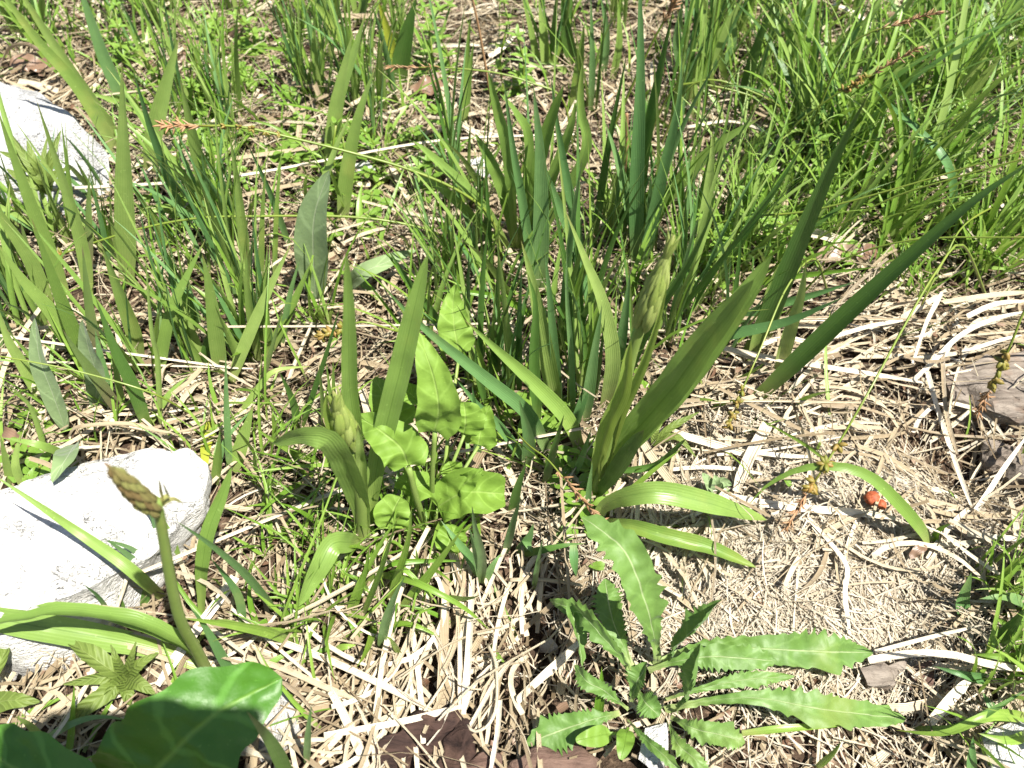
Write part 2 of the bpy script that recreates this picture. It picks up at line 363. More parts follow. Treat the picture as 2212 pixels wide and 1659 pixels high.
# ------------------------------------------------------------------ rocks, wood
import bmesh
def rock(name, pts, m, label, cat='rock', cuts=4, amp=.004, seed=1, group=None, freq=28):
    W = np.array([P(*p) for p in pts]); base = W.mean(0)
    bm = bmesh.new()
    for p in W: bm.verts.new(p - base)
    bmesh.ops.convex_hull(bm, input=bm.verts)
    bmesh.ops.triangulate(bm, faces=bm.faces)
    for _ in range(cuts): bmesh.ops.subdivide_edges(bm, edges=[e for e in bm.edges if e.calc_length() > .006], cuts=1, use_grid_fill=True)
    bmesh.ops.triangulate(bm, faces=bm.faces); bm.normal_update()
    for v in bm.verts:
        q = v.co * freq + Vector((seed * 7.1, 3, 1))
        d = mnoise.fractal(q, .9, 2.1, 5) * amp + (abs(mnoise.noise(q * .45)) - .25) * amp * 1.2
        v.co += v.normal * d
    me = bpy.data.meshes.new(name); bm.to_mesh(me); bm.free(); me.materials.append(m)
    for p in me.polygons: p.use_smooth = True
    me.set_sharp_from_angle(angle=R(32)) if hasattr(me, 'set_sharp_from_angle') else None
    o = bpy.data.objects.new(name, me); COL.objects.link(o); o.location = base
    return tag(o, label, cat, group)

rock('white_rock', [(-70, 1085, 5.2), (130, 1000, 4.6), (205, 983, 4.4), (400, 984, 3.8), (434, 1012, 3.4), (428, 1090, 3.2), (330, 1205, 3.4), (150, 1290, 3.9), (-70, 1345, 4.6),
                    (432, 1175, -1), (340, 1300, -1), (160, 1450, -1), (0, 1490, -1), (-110, 1500, -1), (420, 1060, -1), (150, 1070, -1), (-80, 1150, -1)],
     M['rock'], 'bright white limestone block behind the drooping reddish bud spike', seed=1, amp=.0065, freq=24)
rock('white_rock', [(-90, 200, 5), (0, 180, 4.5), (60, 192, 4.2), (160, 255, 3.4), (236, 335, 1.6), (240, 420, .2), (135, 478, -.4), (30, 458, -.3), (-90, 450, -.5), (-90, 300, 4),
                    (60, 300, 4.0), (160, 260, -1), (0, 200, -1), (230, 350, -1)],
     M['rockg'], 'sloping white limestone block behind serrated herb and tall grass blades', seed=2, amp=.005, freq=24)
for pts, lb, mm in [([(2120, 1585, .6), (2200, 1560, 1), (2260, 1600, 1), (2150, 1680, .8), (2250, 1690, .6), (2110, 1640, -.6), (2260, 1700, -.6)], 'small white stone under the grass beside the toothed rosette', 'rock'),
                    ([(1395, 1575, .5), (1440, 1560, .8), (1445, 1600, .8), (1410, 1665, .5), (1380, 1640, .5), (1440, 1680, -.5), (1390, 1600, -.5)], 'flat whitish stone chip below the toothed rosette', 'rock'),
                    ([(755, 360, .6), (790, 345, 1), (812, 365, .6), (790, 390, .4), (760, 385, -.4), (805, 390, -.4)], 'small round white stone beside a long bleached straw', 'rock'),
                    ([(1015, 345, .5), (1050, 335, .9), (1075, 365, .5), (1040, 385, .3), (1010, 375, -.4), (1070, 385, -.4)], 'small white stone at the foot of the back strap-leaf clump', 'rock'),
                    ([(560, 1570, .3), (615, 1480, .8), (640, 1540, .6), (600, 1640, .3), (560, 1650, -.6), (650, 1600, -.6)], 'flat grey stone under straw beside the broad glossy leaf', 'rock2'),
                    ([(1165, 1390, .4), (1190, 1375, .7), (1205, 1395, .5), (1185, 1412, .3), (1160, 1410, -.4), (1205, 1412, -.4)], 'grey pebble at the edge of the dark hollow', 'rock2')]:
    rock('stone', pts, M[mm], lb, 'stone', cuts=3, amp=.0012, seed=nseed(), freq=70)
for nm, pts, mm, lb in [('log_piece', [(2040, 810, .6), (2130, 775, 1.2), (2300, 760, 1.2), (2300, 880, 1.6), (2180, 900, 1.7), (2060, 860, 1.0), (2050, 930, -1.5), (2300, 960, -1.5), (2050, 800, -1.5)], 'wood', 'weathered grey log with a dark cavity beneath it'),
                        ('log_piece', [(2120, 955, .6), (2300, 960, 1.2), (2300, 1070, 1.2), (2135, 1010, .4), (2150, 1060, -2), (2300, 1100, -2)], 'wood', 'pale split log end below the dark cavity'),
                        ('wood_chunk', [(1860, 1445, .9), (1955, 1430, .9), (1950, 1485, 1.0), (1870, 1488, 1.0), (1950, 1500, -1), (1870, 1500, -1), (1860, 1445, -1)], 'wood', 'square-ended pinkish wood chunk below a long flat straw'),
                        ('wood_chunk', [(1955, 1440, .4), (2010, 1430, .4), (2010, 1490, .3), (1965, 1495, .3), (2010, 1500, -1.5), (1960, 1500, -1.5)], 'redbark', 'dark broken wood piece beside the square-ended chunk'),
                        ('twig', [(1340, 1222, .7), (1425, 1236, .8), (1425, 1246, .8), (1340, 1232, .7), (1340, 1232, .1), (1425, 1246, .1)], 'bark', 'short dark twig under the toothed leaf')]:
    rock(nm, pts, M[mm], lb, nm.split('_')[0] if nm != 'twig' else 'twig', cuts=5, amp=.0055, seed=nseed(), freq=55)

def curl(label, m, wpx, pts, curlk, seed):          # a curled flake of bark with real thickness
    c = smooth([P(*p) for p in pts], 30); d = depth(c[15]); o0 = c[15].copy(); r = np.random.default_rng(seed)
    V, F, co = ribbon(c, wpx * d / FPX / 2, np.broadcast_to([r.normal(0, .2), -.25, 1.], c.shape), curlk, 16, (r.normal(0, .2), r.normal(0, .3)), 'dead', seed, .5)
    V = np.array([v + np.array([mnoise.noise(Vector(v * 90)), mnoise.noise(Vector(v * 90 + 5)), 1.5 * mnoise.noise(Vector(v * 70 + 9))]) * .0035 for v in V])
    o = link_mesh('bark_piece', V, F, M[m], None, o0, co); sm = o.modifiers.new('thickness', 'SOLIDIFY'); sm.thickness = .0022; sm.offset = -1
    return tag(o, label, 'bark', 'rotten bark flakes')
curl('dark rotten bark flake under crossing straws', 'bark', 105, [(800, 1680, .3), (880, 1630, .8), (960, 1575, 1.1), (1010, 1550, .8)], -.45, 3)
curl('curled dark brown bark edge beside the straw bed', 'bark', 70, [(960, 1720, .4), (985, 1650, 1.2), (1000, 1590, 1.5), (1015, 1550, 1.0)], -.8, 8)
curl('reddish brown bark flake below the toothed leaf', 'redbark', 70, [(1090, 1690, .3), (1150, 1650, .9), (1230, 1640, .8), (1290, 1660, .3)], -.35, 12)
curl('small reddish bark flake beside the dark bark flakes', 'redbark', 50, [(1000, 1690, .3), (1040, 1660, .8), (1085, 1655, .5)], -.4, 21)

# ------------------------------------------------------------------ strap-leaved bud plants
def bud_mesh(mname):
    n, k = 8, 7; z = np.linspace(0, 1, n); r = np.array([.25, .75, 1, 1, .85, .6, .3, .04]) * .17
    an = np.linspace(0, 2 * np.pi, k, endpoint=False)
    V = np.stack([r[:, None] * np.cos(an), r[:, None] * .72 * np.sin(an) + (.10 * np.sin(z * 3))[:, None], np.broadcast_to(z[:, None], (n, k))], -1).reshape(-1, 3)
    F = [(i * k + j, i * k + (j + 1) % k, (i + 1) * k + (j + 1) % k, (i + 1) * k + j) for i in range(n - 1) for j in range(k)]
    co = np.stack([np.broadcast_to(np.cos(an), (n, k)), np.broadcast_to(z[:, None], (n, k)), np.zeros((n, k))], -1).reshape(-1, 3)
    ms = []
    for t in (.1, .5, .9):
        c2 = co.copy(); c2[:, 2] = t
        me = bpy.data.meshes.new('bud'); me.from_pydata(V.tolist(), [], F); me.polygons.foreach_set('use_smooth', [True] * len(me.polygons))
        a = me.attributes.new('leafco', 'FLOAT_VECTOR', 'POINT'); a.data.foreach_set('vector', c2.astype(np.float32).ravel()); me.materials.append(M[mname]); ms.append(me)
    return ms
BUD = {k: bud_mesh(k) for k in ('bud', 'budred')}

def spike(root, org, a, b, wpx, mk='bud', turns=34, tight=1.0, name='flower_spike', bl_=.30, bw_=2.6):
    """a packed spike of pointed buds between world points a (foot) and b (tip)"""
    a, b = np.asarray(a), np.asarray(b); L = np.linalg.norm(b - a); ax = (b - a) / L; hw = wpx * depth((a + b) / 2) / FPX / 2
    z = np.linspace(0, 1, 12); c = a + np.outer(z, b - a)
    V, F, co = tube(c, hw * (.26 + .22 * np.sin(np.pi * np.clip(z, 0, 1) ** .8)) * (1 - z ** 6 * .8), 9, .4)
    sp = link_mesh(name, V, F, M[mk], root, org, co)
    e1 = unit(np.cross(ax, [0.3, .9, .1])); e2 = np.cross(ax, e1)
    for i in range(turns):
        q = i / turns; an = i * 2.39996; rad = e1 * math.cos(an) + e2 * math.sin(an)
        rr = hw * (.80 * math.sin(math.pi * min(1, .24 + (.70 if mk == 'bud' else .56) * q)) + .08)
        pos = a + ax * L * (q * min(.80, 1.04 - .7 * bl_)) + rad * rr * .75
        tgt = ax * 1.0 + rad * (.26 * (1 - q) * tight - .28 * q)
        o = bpy.data.objects.new('bud', random.choice(BUD[mk])); COL.objects.link(o); o.parent = sp
        qt = Vector(tgt).to_track_quat('Z', 'X'); bl = L * bl_ * (1 - .3 * q) * random.uniform(.9, 1.15); bw = hw * bw_ * (1 - .35 * q)
        o.location = Vector(pos - np.asarray(org)); o.rotation_mode = 'QUATERNION'; o.rotation_quaternion = qt; o.scale = (bw * random.uniform(.8, 1.15), bw * random.uniform(.8, 1.15), bl)
    return sp

def strap(root, org, t, wpx, pts, mk='orchid', **kw):
    kw.setdefault('kind', 'strap'); kw.setdefault('name', 'leaf'); kw.setdefault('fold', .35); kw.setdefault('n', 22); kw.setdefault('cols', 6); kw.setdefault('crumple', .0012)
    kw.setdefault('twist', (-8, 10))
    keep = kw.pop('keep', True)
    return leaf(root, org, M[mk], wpx, tpts(t, pts, keep), **kw)

def stem(root, org, t, wpx, pts, mk='stem', lean=0, taper=.7, name='stem', sides=9):
    c = smooth(trace(tpts(t, pts, True), R(lean)), 22); d = depth(c[len(c) // 2])
    r = wpx * d / FPX / 2 * np.linspace(1, taper, 22)
    V, F, co = tube(c, r, sides, .5); link_mesh(name, V, F, M[mk], root, org, co); return c

# tall plant with upright green spike
o0 = P(1282, 1088); o = thing('bud_plant', 'tall strap-leaved plant with an upright green flower spike', 'plant', o0)
c = stem(o, o0, 'Z8', 33, [(262, 1640), (330, 1400), (430, 1080), (490, 800), (570, 560), (625, 420)], lean=0, taper=.55)
tipp = trace(tpts('Z8', [(262, 1640), (750, 60)], True), 0)[1]
spike(o, o0, c[-4], tipp, 64, 'bud', 52, .15, bl_=.42, bw_=2.0)
strap(o, o0, 'Z8', 62, [(270, 1640), (480, 1290), (760, 950), (1010, 620), (1342, 180)], lean=-4, fold=.55, twist=(-35, -25), n=26)
strap(o, o0, 'Z8', 66, [(265, 1650), (450, 1330), (720, 1010), (900, 760), (1130, 470), (1230, 330)], lean=3, fold=.5, twist=(15, 25), n=26)
strap(o, o0, 'Z8', 30, [(262, 1600), (330, 1400), (430, 1130), (560, 860), (660, 560), (712, 330)], 'sheath', kind='grass', lean=5, fold=.8, twist=(-5, 5))
strap(o, o0, 'Z8', 34, [(258, 1630), (290, 1440), (350, 1220), (440, 1010), (470, 800), (490, 690)], 'sheath', lean=6, fold=.9, twist=(10, 5))
strap(o, o0, 'Z8', 36, [(262, 1660), (390, 1490), (500, 1330), (565, 1240)], 'dark', lean=8, twist=(20, 10))
strap(o, o0, 'R4', 38, [(380, 420, .5), (500, 260, 3.2), (760, 170, 5), (1020, 160, 5.2), (1400, 250, 4), (1920, 398, 1.5)], twist=(-40, 35), fold=.4, n=30)
strap(o, o0, 'R4', 34, [(420, 420, .4), (700, 455, 2.2), (1000, 545, 2.4), (1400, 650, 1.8), (1825, 822, .8)], twist=(0, 25), fold=.55, n=26)
strap(o, o0, 'Z8', 15, [(330, 1560), (410, 1490), (640, 1450), (820, 1290)], 'dark', lean=5)

# middle plant with a closed bud and drooping leaves
o0 = P(790, 1165); o = thing('bud_plant', 'plant with a plump green bud and a leaf folded over sideways', 'plant', o0)
strap(o, o0, 'Z7', 52, [(990, 1440, .3), (985, 1200, 3.5), (900, 920, 7.5), (800, 690, 10.5), (680, 560, 12), (480, 530, 12), (195, 610, 10.5)], n=34, fold=.35, twist=(5, 50))
strap(o, o0, 'Z7', 42, [(990, 1490, .3), (860, 1480, 3.0), (730, 1500, 4.0), (620, 1680, 3.5), (430, 2050, 1.8)], n=26, fold=.35, twist=(-10, 40))
strap(o, o0, 'Z7', 48, [(1040, 1400), (1090, 1050), (1140, 720), (1230, 350), (1330, -50), (1480, -700), (1570, -1070)], n=28, fold=.3, twist=(10, -10), lean=-3)
strap(o, o0, 'Z7', 30, [(1000, 1420), (960, 1000), (930, 500), (880, 100), (870, -500), (850, -1090)], n=26, fold=.5, twist=(20, -30), lean=2)
strap(o, o0, 'Z7', 22, [(1010, 1440), (1000, 1000), (975, 600), (955, 430)], 'grass', lean=6)
c = stem(o, o0, 'Z7', 36, [(1000, 1440), (990, 1150), (930, 800), (900, 640)], lean=4)
tb = trace(tpts('Z7', [(1000, 1440), (905, 640), (735, 140)], True), R(4))
spike(o, o0, tb[1], tb[2], 66, 'bud', 22, -.25, bl_=.62, bw_=3.0)
strap(o, o0, 'Z7', 30, [(990, 1350), (900, 900), (760, 520), (690, 300), (680, 170)], 'sheath', lean=7, fold=.9)

# front plant with a drooping reddish spike
o0 = P(445, 1445); o = thing('bud_plant', 'plant with a nodding reddish bud spike in front of white rock', 'plant', o0)
c = stem(o, o0, 'X', 30, [(450, 1455), (425, 1405), (392, 1345), (372, 1270), (356, 1180), (344, 1110), (334, 1080)], lean=10, taper=.62)
ta = c[-2]; nb = trace([(450, 1455), (226, 1000)], R(10))[1]
spike(o, o0, ta, nb, 56, 'budred', 46, .4, bl_=.24, bw_=2.3)
for q in ([(340, 1105), (352, 1092), (372, 1080), (395, 1086)], [(338, 1095), (352, 1078), (349, 1052), (343, 1030)], [(340, 1105), (358, 1075), (366, 1072), (352, 1040)]):
    pts = trace([(450, 1455)] + q, R(10))[1:]; cc = smooth(pts, 10); V, F, co = ribbon(cc, .0013, facing(cc), .4, 4, (.6, .9), 'lance', nseed())
    link_mesh('bract', V, F, M['budred'], o, o0, co)
strap(o, o0, 'X', 28, [(445, 1440, .6), (400, 1395, 3.2), (310, 1355, 5.0), (200, 1325, 5.6), (75, 1306, 5.8)], twist=(-30, -50), fold=.6)
strap(o, o0, 'X', 27, [(445, 1440, .8), (410, 1398, 4.0), (300, 1345, 6.4), (150, 1322, 7.0), (60, 1335, 6.8), (-60, 1360, 6.3)], twist=(-45, -55), fold=.6, n=26)
strap(o, o0, 'X', 58, [(440, 1440, .3), (330, 1400, 1.4), (180, 1370, 2.6), (0, 1338, 4.0), (-120, 1310, 4.6)], 'orchid', twist=(0, 0), fold=.4, n=26)
strap(o, o0, 'X', 30, [(437, 1340), (436, 1240), (450, 1150), (482, 1065), (500, 1010)], lean=0, fold=.4, twist=(15, -15))
strap(o, o0, 'X', 16, [(420, 1395), (470, 1345, .8), (560, 1365, 1.2), (650, 1375, .6)], 'grass', lean=0)

# back clump
o0 = P(1110, 560); o = thing('strap_leaf_clump', 'clump of blunt strap leaves beyond the blue-green grass', 'plant', o0)
for w_, pts in [(70, [(1130, 1600), (1080, 1000), (1010, 700), (950, 450)]), (60, [(1150, 1600), (1210, 950), (1130, 720), (1020, 590)]), (75, [(1130, 1600), (1060, 1250), (960, 1000), (870, 840)]),
                (85, [(1200, 1600), (1260, 1100), (1340, 780), (1430, 540)]), (65, [(1220, 1600), (1550, 1000), (1530, 700), (1545, 400)]), (66, [(1100, 1600), (950, 1350), (800, 1180), (640, 1030), (480, 890)]),
                (66, [(1140, 1600), (1180, 1300), (1090, 1130), (1040, 1080)]), (60, [(1180, 1580), (1400, 1000), (1480, 760), (1500, 640)]), (58, [(1080, 1600), (880, 1400), (640, 1180), (420, 1040)])]:
    strap(o, o0, 'B', w_ * K, pts, fold=.45, twist=(random.uniform(-25, 25), random.uniform(-30, 30)))

# ------------------------------------------------------------------ crinkled-leaf herb
o0 = P(925, 1145); o = thing('broadleaf_herb', 'herb with bright crinkled triangular leaves beside the plump bud', 'plant', o0)
def herb_leaf(t, w_, stalk, pts, kind='heart', hs=6, mk='herb', **kw):
    if stalk:
        e0, e1 = P(*tp(t, stalk[0])), P(*tp(t, pts[0])); e1 = e1 - np.array([0, 0, .0015]); c = smooth([e0 - np.array([0, 0, .003]), e0 * .5 + e1 * .5 + np.array([0, -.004, .008]), e1], 12); V, F, co = tube(c, hs * depth(c[5]) / FPX / 2 * np.linspace(1.2, .9, 12), 6); link_mesh('leaf_stalk', V, F, M['stem'], o, o0, co)
    kw.setdefault('fold', .25); kw.setdefault('wave', .15); w_ = w_ * 1.22
    return leaf(o, o0, M[mk], w_ * TILE[t][2], [tp(t, p) for p in pts], kind=kind, name='leaf', n=30, cols=12, twist=kw.pop('twist', (0, 0)), crumple=.0036, **kw)
herb_leaf('E', 250, [(600, 1700), (590, 1450), (620, 1200), (615, 1120)], [(615, 1140, 10.0), (640, 1000, 12), (600, 780, 14), (500, 510, 15.5)], hs=12)
herb_leaf('E', 250, [(560, 1750), (500, 1550), (440, 1380)], [(450, 1370, 7.5), (400, 1250, 8.6), (270, 1140, 9.4), (110, 1040, 9.4)], hs=14, wave=.3)
herb_leaf('E', 250, [(560, 1740), (440, 1420), (400, 1180)], [(390, 1120, 8.5), (340, 1010, 9.5), (280, 900, 10.5), (235, 800, 11)], hs=8, wave=.28)
herb_leaf('E', 190, [(640, 1740), (680, 1300), (760, 800)], [(770, 640, 7.5), (740, 500, 9), (730, 350, 10), (745, 215, 11)], hs=8)
herb_leaf('E', 230, [(620, 1760), (650, 1650), (700, 1610)], [(640, 1620, 2.8), (780, 1540, 4.5), (900, 1530, 4.8), (1050, 1540, 4.2)], 'round', hs=10, fold=.6)
herb_leaf('E', 150, None, [(690, 1540, 3.5), (800, 1480, 5.2), (920, 1380, 6.6)], 'heart', fold=.3, mk='herb')
herb_leaf('E', 200, [(600, 1740), (720, 1400), (800, 1150)], [(800, 1160, 6.5), (810, 1080, 7.5), (800, 960, 8.4)], 'round', hs=8)
herb_leaf('E', 190, [(620, 1740), (800, 1450), (900, 1240)], [(890, 1230, 5), (910, 1120, 6), (960, 980, 7)], 'heart', hs=8)
herb_leaf('E', 170, None, [(430, 1560, 2.5), (500, 1500, 4), (590, 1470, 4)], 'round', fold=.5)
herb_leaf('E', 190, None, [(360, 1760, 1.5), (350, 1660, 3), (400, 1560, 3.6)], 'round')
herb_leaf('E', 170, None, [(690, 1900, 1.2), (720, 1810, 2), (750, 1740, 2.4)], 'round')
herb_leaf('E', 120, [(640, 1740), (700, 1500), (730, 1440)], [(730, 1440, 4.5), (720, 1380, 5), (700, 1330, 5.5)], 'round', hs=6)
herb_leaf('E', 160, None, [(420, 1330, 7.2), (340, 1280, 6.5), (250, 1270, 6)], 'heart')
herb_leaf('E', 110, None, [(520, 960, 12), (450, 900, 12), (410, 890, 12)], 'round', fold=.6)

# ------------------------------------------------------------------ toothed rosette
o0 = P(1385, 1500); o = thing('thistle_rosette', 'rosette of hairy toothed leaves spreading over the straw', 'plant', o0)
def tooth(t, w_, pts, kind='thistle', tw=(0, 0), fold=.22, **kw):
    return leaf(o, o0, M['whorl' if kind == 'petiolate' else 'thistle'], (.98 if kind == 'petiolate' else 1.14) * w_ * TILE[t][2], [tp(t, p) for p in pts], kind=kind, name='leaf', n=96, cols=8, twist=tw, fold=fold, wave=kw.pop('wave', .07), crumple=.0024, **kw)
tooth('H', 275, [(2020, 1010, .3), (2005, 850, 2.5), (1930, 560, 5.8), (1800, 270, 8), (1545, 70, 8.6)], tw=(0, -15))
tooth('H', 190, [(1860, 1010, .3), (1790, 850, 1.0), (1730, 690, 1.4), (1690, 460, 1.3)], tw=(0, 10))
tooth('H', 125, [(1870, 1050, .3), (1740, 890, 2.4), (1600, 740, 3.8), (1480, 650, 4.4), (1335, 595, 4.2)], tw=(10, 20))
tooth('H', 105, [(1880, 1080, .4), (1740, 900, 3.0), (1580, 730, 4.8), (1500, 680, 4.6), (1530, 850, 3.6), (1550, 1020, 2.8)], tw=(20, 60))
tooth('H', 110, [(1840, 1290, .4), (1700, 1180, 1.8), (1580, 1110, 2.6), (1500, 1010, 3.0)], tw=(0, 30))
tooth('H', 225, [(1790, 1310, .3), (1620, 1350, .9), (1420, 1420, 1.0), (1190, 1505, .7)], tw=(0, 0))
tooth('H', 130, [(1780, 1440, .8), (1710, 1445, 1.2), (1610, 1465, 1.7), (1505, 1485, 1.8)], 'petiolate', wave=0, fold=.12)
tooth('H', 120, [(1840, 1400, .7), (1825, 1440, 1.2), (1810, 1520, 1.6), (1790, 1605, 1.5)], 'petiolate', wave=0, fold=.15)
tooth('H', 75, [(1830, 1350, .3), (1950, 1480, 1.4), (2080, 1590, 1.6), (2200, 1720, 1.2)], tw=(0, -20))
tooth('H', 110, [(1860, 1240, .8), (1890, 1130, 2.2), (1950, 990, 3.4)], tw=(10, 50), fold=.7)
tooth('H', 150, [(1900, 1180, .6), (1960, 1260, 1.2), (2040, 1330, 1.0)], tw=(0, 10), fold=.5)
tooth('I', 180, [(-160, 1040, .6), (0, 990, 1.7), (220, 955, 2.2), (440, 965, 2.2), (660, 985, 1.8)])
tooth('I', 240, [(-150, 1010, .4), (150, 900, 1.0), (480, 900, 1.4), (850, 920, 1.4), (1262, 930, 1.0)])
tooth('I', 100, [(-60, 1230, .4), (160, 1160, 1.3), (450, 1100, 1.4), (760, 1080, .9)])
tooth('I', 205, [(-60, 1290, .4), (250, 1230, 1.5), (560, 1220, 1.8), (950, 1290, 1.6), (1470, 1350, .9)], tw=(0, 15))
tooth('I', 165, [(-30, 1330, .4), (130, 1410, 1.0), (300, 1450, 1.2), (450, 1500, .9)], tw=(0, 10))
tooth('I', 90, [(-80, 1020, .5), (40, 880, 3), (150, 760, 4.8), (290, 595, 6.6)], tw=(60, 65), fold=.7)
tooth('I', 85, [(20, 1310, .5), (90, 1180, 3), (140, 1050, 4.8), (175, 870, 6.4)], tw=(60, 65), fold=.7)
tooth('I', 110, [(-40, 1340, .3), (20, 1500, .8), (130, 1600, .9), (230, 1720, .6)])

# ------------------------------------------------------------------ broad glossy leaves in front
o0 = P(310, 1770); o = thing('glossy_leaf_plant', 'dark glossy broad leaves rising over straw below the nodding bud', 'plant', o0)
leaf(o, o0, M['glossy'], 265, [(270, 1750, 3.0), (350, 1650, 6.5), (470, 1540, 8.2), (610, 1465, 8.0)], kind='broad', name='leaf', n=44, cols=16, fold=.18, twist=(0, -12), wave=.12, crumple=.003)
leaf(o, o0, M['glossy'], 200, [(250, 1790, 3.0), (150, 1760, 6), (60, 1680, 7.6), (-80, 1590, 7.8)], kind='broad', name='leaf', n=30, cols=12, fold=.2, twist=(0, 10), wave=.10, crumple=.003)
stem(o, o0, 'X', 14, [(300, 1790), (280, 1765, 2.0), (272, 1750, 3.1)], name='leaf_stalk')
stem(o, o0, 'X', 12, [(290, 1800), (262, 1792, 2), (250, 1788, 3.1)], name='leaf_stalk')

# ------------------------------------------------------------------ serrated herbs, downy leaves
def herb_cluster(label, base, t, mk, ls, cat='herb', name='serrated_herb', kind='serrate', n=40):
    q = tp(t, base); o0 = P(*q[:2]); o = thing(name, label, cat, o0)
    for w_, pts in ls:
        leaf(o, o0, M[mk], w_ * TILE[t][2], [tp(t, base)] + [tp(t, p) for p in pts], kind=kind, name='leaf', n=n, cols=6, fold=.4, wave=.06)
    return o
herb_cluster('olive serrated herb with a star of leaves beside the glossy leaf', (800, 1090, 1), 'G', 'serrate',
             [(120, [(700, 1040, 2.2), (570, 950, 2.8), (420, 850, 2.6)]), (80, [(650, 1085, 2.2), (400, 1130, 2.2)]), (120, [(680, 1180, 2), (520, 1290, 2), (370, 1400, 1.4)]), (70, [(740, 980, 3), (700, 880, 3.4)]),
              (90, [(870, 1010, 2.4), (1000, 930, 2.6)]), (110, [(880, 1130, 2.2), (980, 1190, 1.8)]), (110, [(800, 1180, 2), (820, 1260, 1.6)]), (60, [(830, 960, 3), (860, 860, 3.6)]), (90, [(720, 1150, 2), (650, 1250, 1.6)])])
herb_cluster('single ridged serrated leaf spray left of the olive herb', (-120, 1300, 1), 'G', 'serrate', [(150, [(0, 1240, 2), (120, 1230, 2.2), (250, 1240, 1.8)]), (110, [(-60, 1100, 2), (20, 950, 2.4), (60, 780, 2.2)])])
herb_cluster('dark serrated herb growing against the sloping white rock', (570, 1300, 3), 'R1', 'serrate',
             [(150, [(480, 1120, 5), (250, 900, 6), (0, 790, 6.4)]), (130, [(450, 1050, 5.4), (300, 850, 6.6), (150, 600, 7.4)]), (130, [(480, 1020, 5.5), (380, 850, 6.6), (320, 660, 7.2)]), (110, [(560, 1050, 5.2), (620, 800, 6.6), (720, 540, 7.4)]),
              (110, [(600, 1120, 5), (720, 1020, 5.6), (850, 1000, 5.8)]), (150, [(470, 1180, 4.6), (300, 1130, 5), (80, 1000, 5.2)]), (90, [(580, 1130, 5), (520, 900, 6.4), (560, 620, 7.4)])])
herb_cluster('small green serrated leaf sprig under the drooping strap leaf', (620, 1330, .6), 'Z8', 'serrate', [(50, [(720, 1230, 1.6), (900, 1130, 1.8)]), (46, [(760, 1280, 1.4), (880, 1400, 1)]), (40, [(640, 1240, 1.6), (680, 1190, 1.6)])])
herb_cluster('small rounded downy sprout in straw by the drooping strap leaf', (1460, 160, .4), 'R4', 'silver', [(95, [(1400, 60, 1.4), (1350, -20, 1.6)]), (95, [(1520, 60, 1.4), (1610, 90, 1.2)]), (90, [(1470, 60, 1.6), (1460, 0, 1.8)]), (80, [(1520, 130, .9), (1590, 150, .8)]), (70, [(1430, 120, 1), (1390, 100, 1)])], kind='ovate', n=16)
for lb, b, t, ls in [('broad downy silver-green leaf standing among thin grass', (2000, 1900), 'A', [(215, [(1980, 1600), (1990, 1350), (2080, 1080)])]),
                     ('downy silver-green leaf lying beside the upright strap leaf', (60, 250), 'E', [(95, [(150, 150, 2.5), (300, 80, 3), (500, 0, 2.6)])]),
                     ('downy grey-green leaf standing in grass behind the bright rock', (600, 1010), 'D', [(120, [(610, 800), (560, 620), (520, 440)])]),
                     ('pale downy leaf at the edge of grass near the bright rock', (420, 1150), 'D', [(120, [(330, 900), (250, 680), (220, 430)])]),
                     ('small downy leaf resting on the bright white rock', (470, 1230, 2), 'D', [(165, [(430, 1300, 5.2), (380, 1380, 5.6), (330, 1470, 5.4)])])]:
    herb_cluster(lb, b, t, 'silver', ls, 'leaf', 'downy_leaf', 'ovate', 24)

# ------------------------------------------------------------------ traced grass tufts
def tuft(label, group, default, blades, name='grass_tuft'):
    roots = [tpts(b[0], b[3:] if isinstance(b[2], str) else b[2:], isinstance(b[2], str) and b[2].endswith('!')) for b in blades]
    o0 = np.mean([P(*r_[0][:2]) for r_ in roots], 0); o = thing(name, label, 'grass', o0, group)
    for b, r_ in zip(blades, roots):
        mk = b[2].rstrip('!') if isinstance(b[2], str) else ''
        leaf(o, o0, M[mk or default], b[1] * TILE[b[0]][2], r_, n=18)
    return o
GT = 'leafy grass tufts'
tuft('tall grass tuft leaning left beyond the sloping white rock', GT, 'grass', [
    ('A', 82, (740, 960), (500, 560), (250, 270), (30, -20), (-90, -200)), ('A', 78, (770, 900), (450, 450), (160, 0), (60, -160)), ('A', 26, 'fine', (330, 430), (150, 200), (0, 0), (-60, -90)),
    ('A', 82, 'blue', (775, 700), (740, 560), (650, 350), (530, 0), (470, -180)), ('A', 45, (950, 740), (730, 640), (530, 580)), ('A', 30, (1010, 540), (950, 450), (800, 150), (760, 60))])
tuft('upright pale green grass tuft with wide blades beside the sloping rock', GT, 'grass', [
    ('A', 112, (800, 1800), (790, 1300), (785, 850), (770, 390)), ('A', 112, (950, 1080), (980, 830), (1060, 500), (1132, 235)), ('A', 104, (1370, 1480), (1330, 1300), (1220, 850), (1138, 500)),
    ('A', 64, 'blue', (1180, 1450), (1060, 1100), (950, 800), (838, 430)), ('A', 62, (1560, 1800), (1540, 1500), (1500, 1150), (1448, 820)), ('A', 40, 'blue', (1830, 1560), (1700, 1200), (1560, 900)), ('A', 42, (1290, 1130), (1380, 1040), (1460, 950)),
    ('A', 40, (1210, 1400), (1100, 1345), (1000, 1325), (830, 1360)), ('A', 34, 'blue', (1360, 1500), (1310, 1200), (1270, 950))])
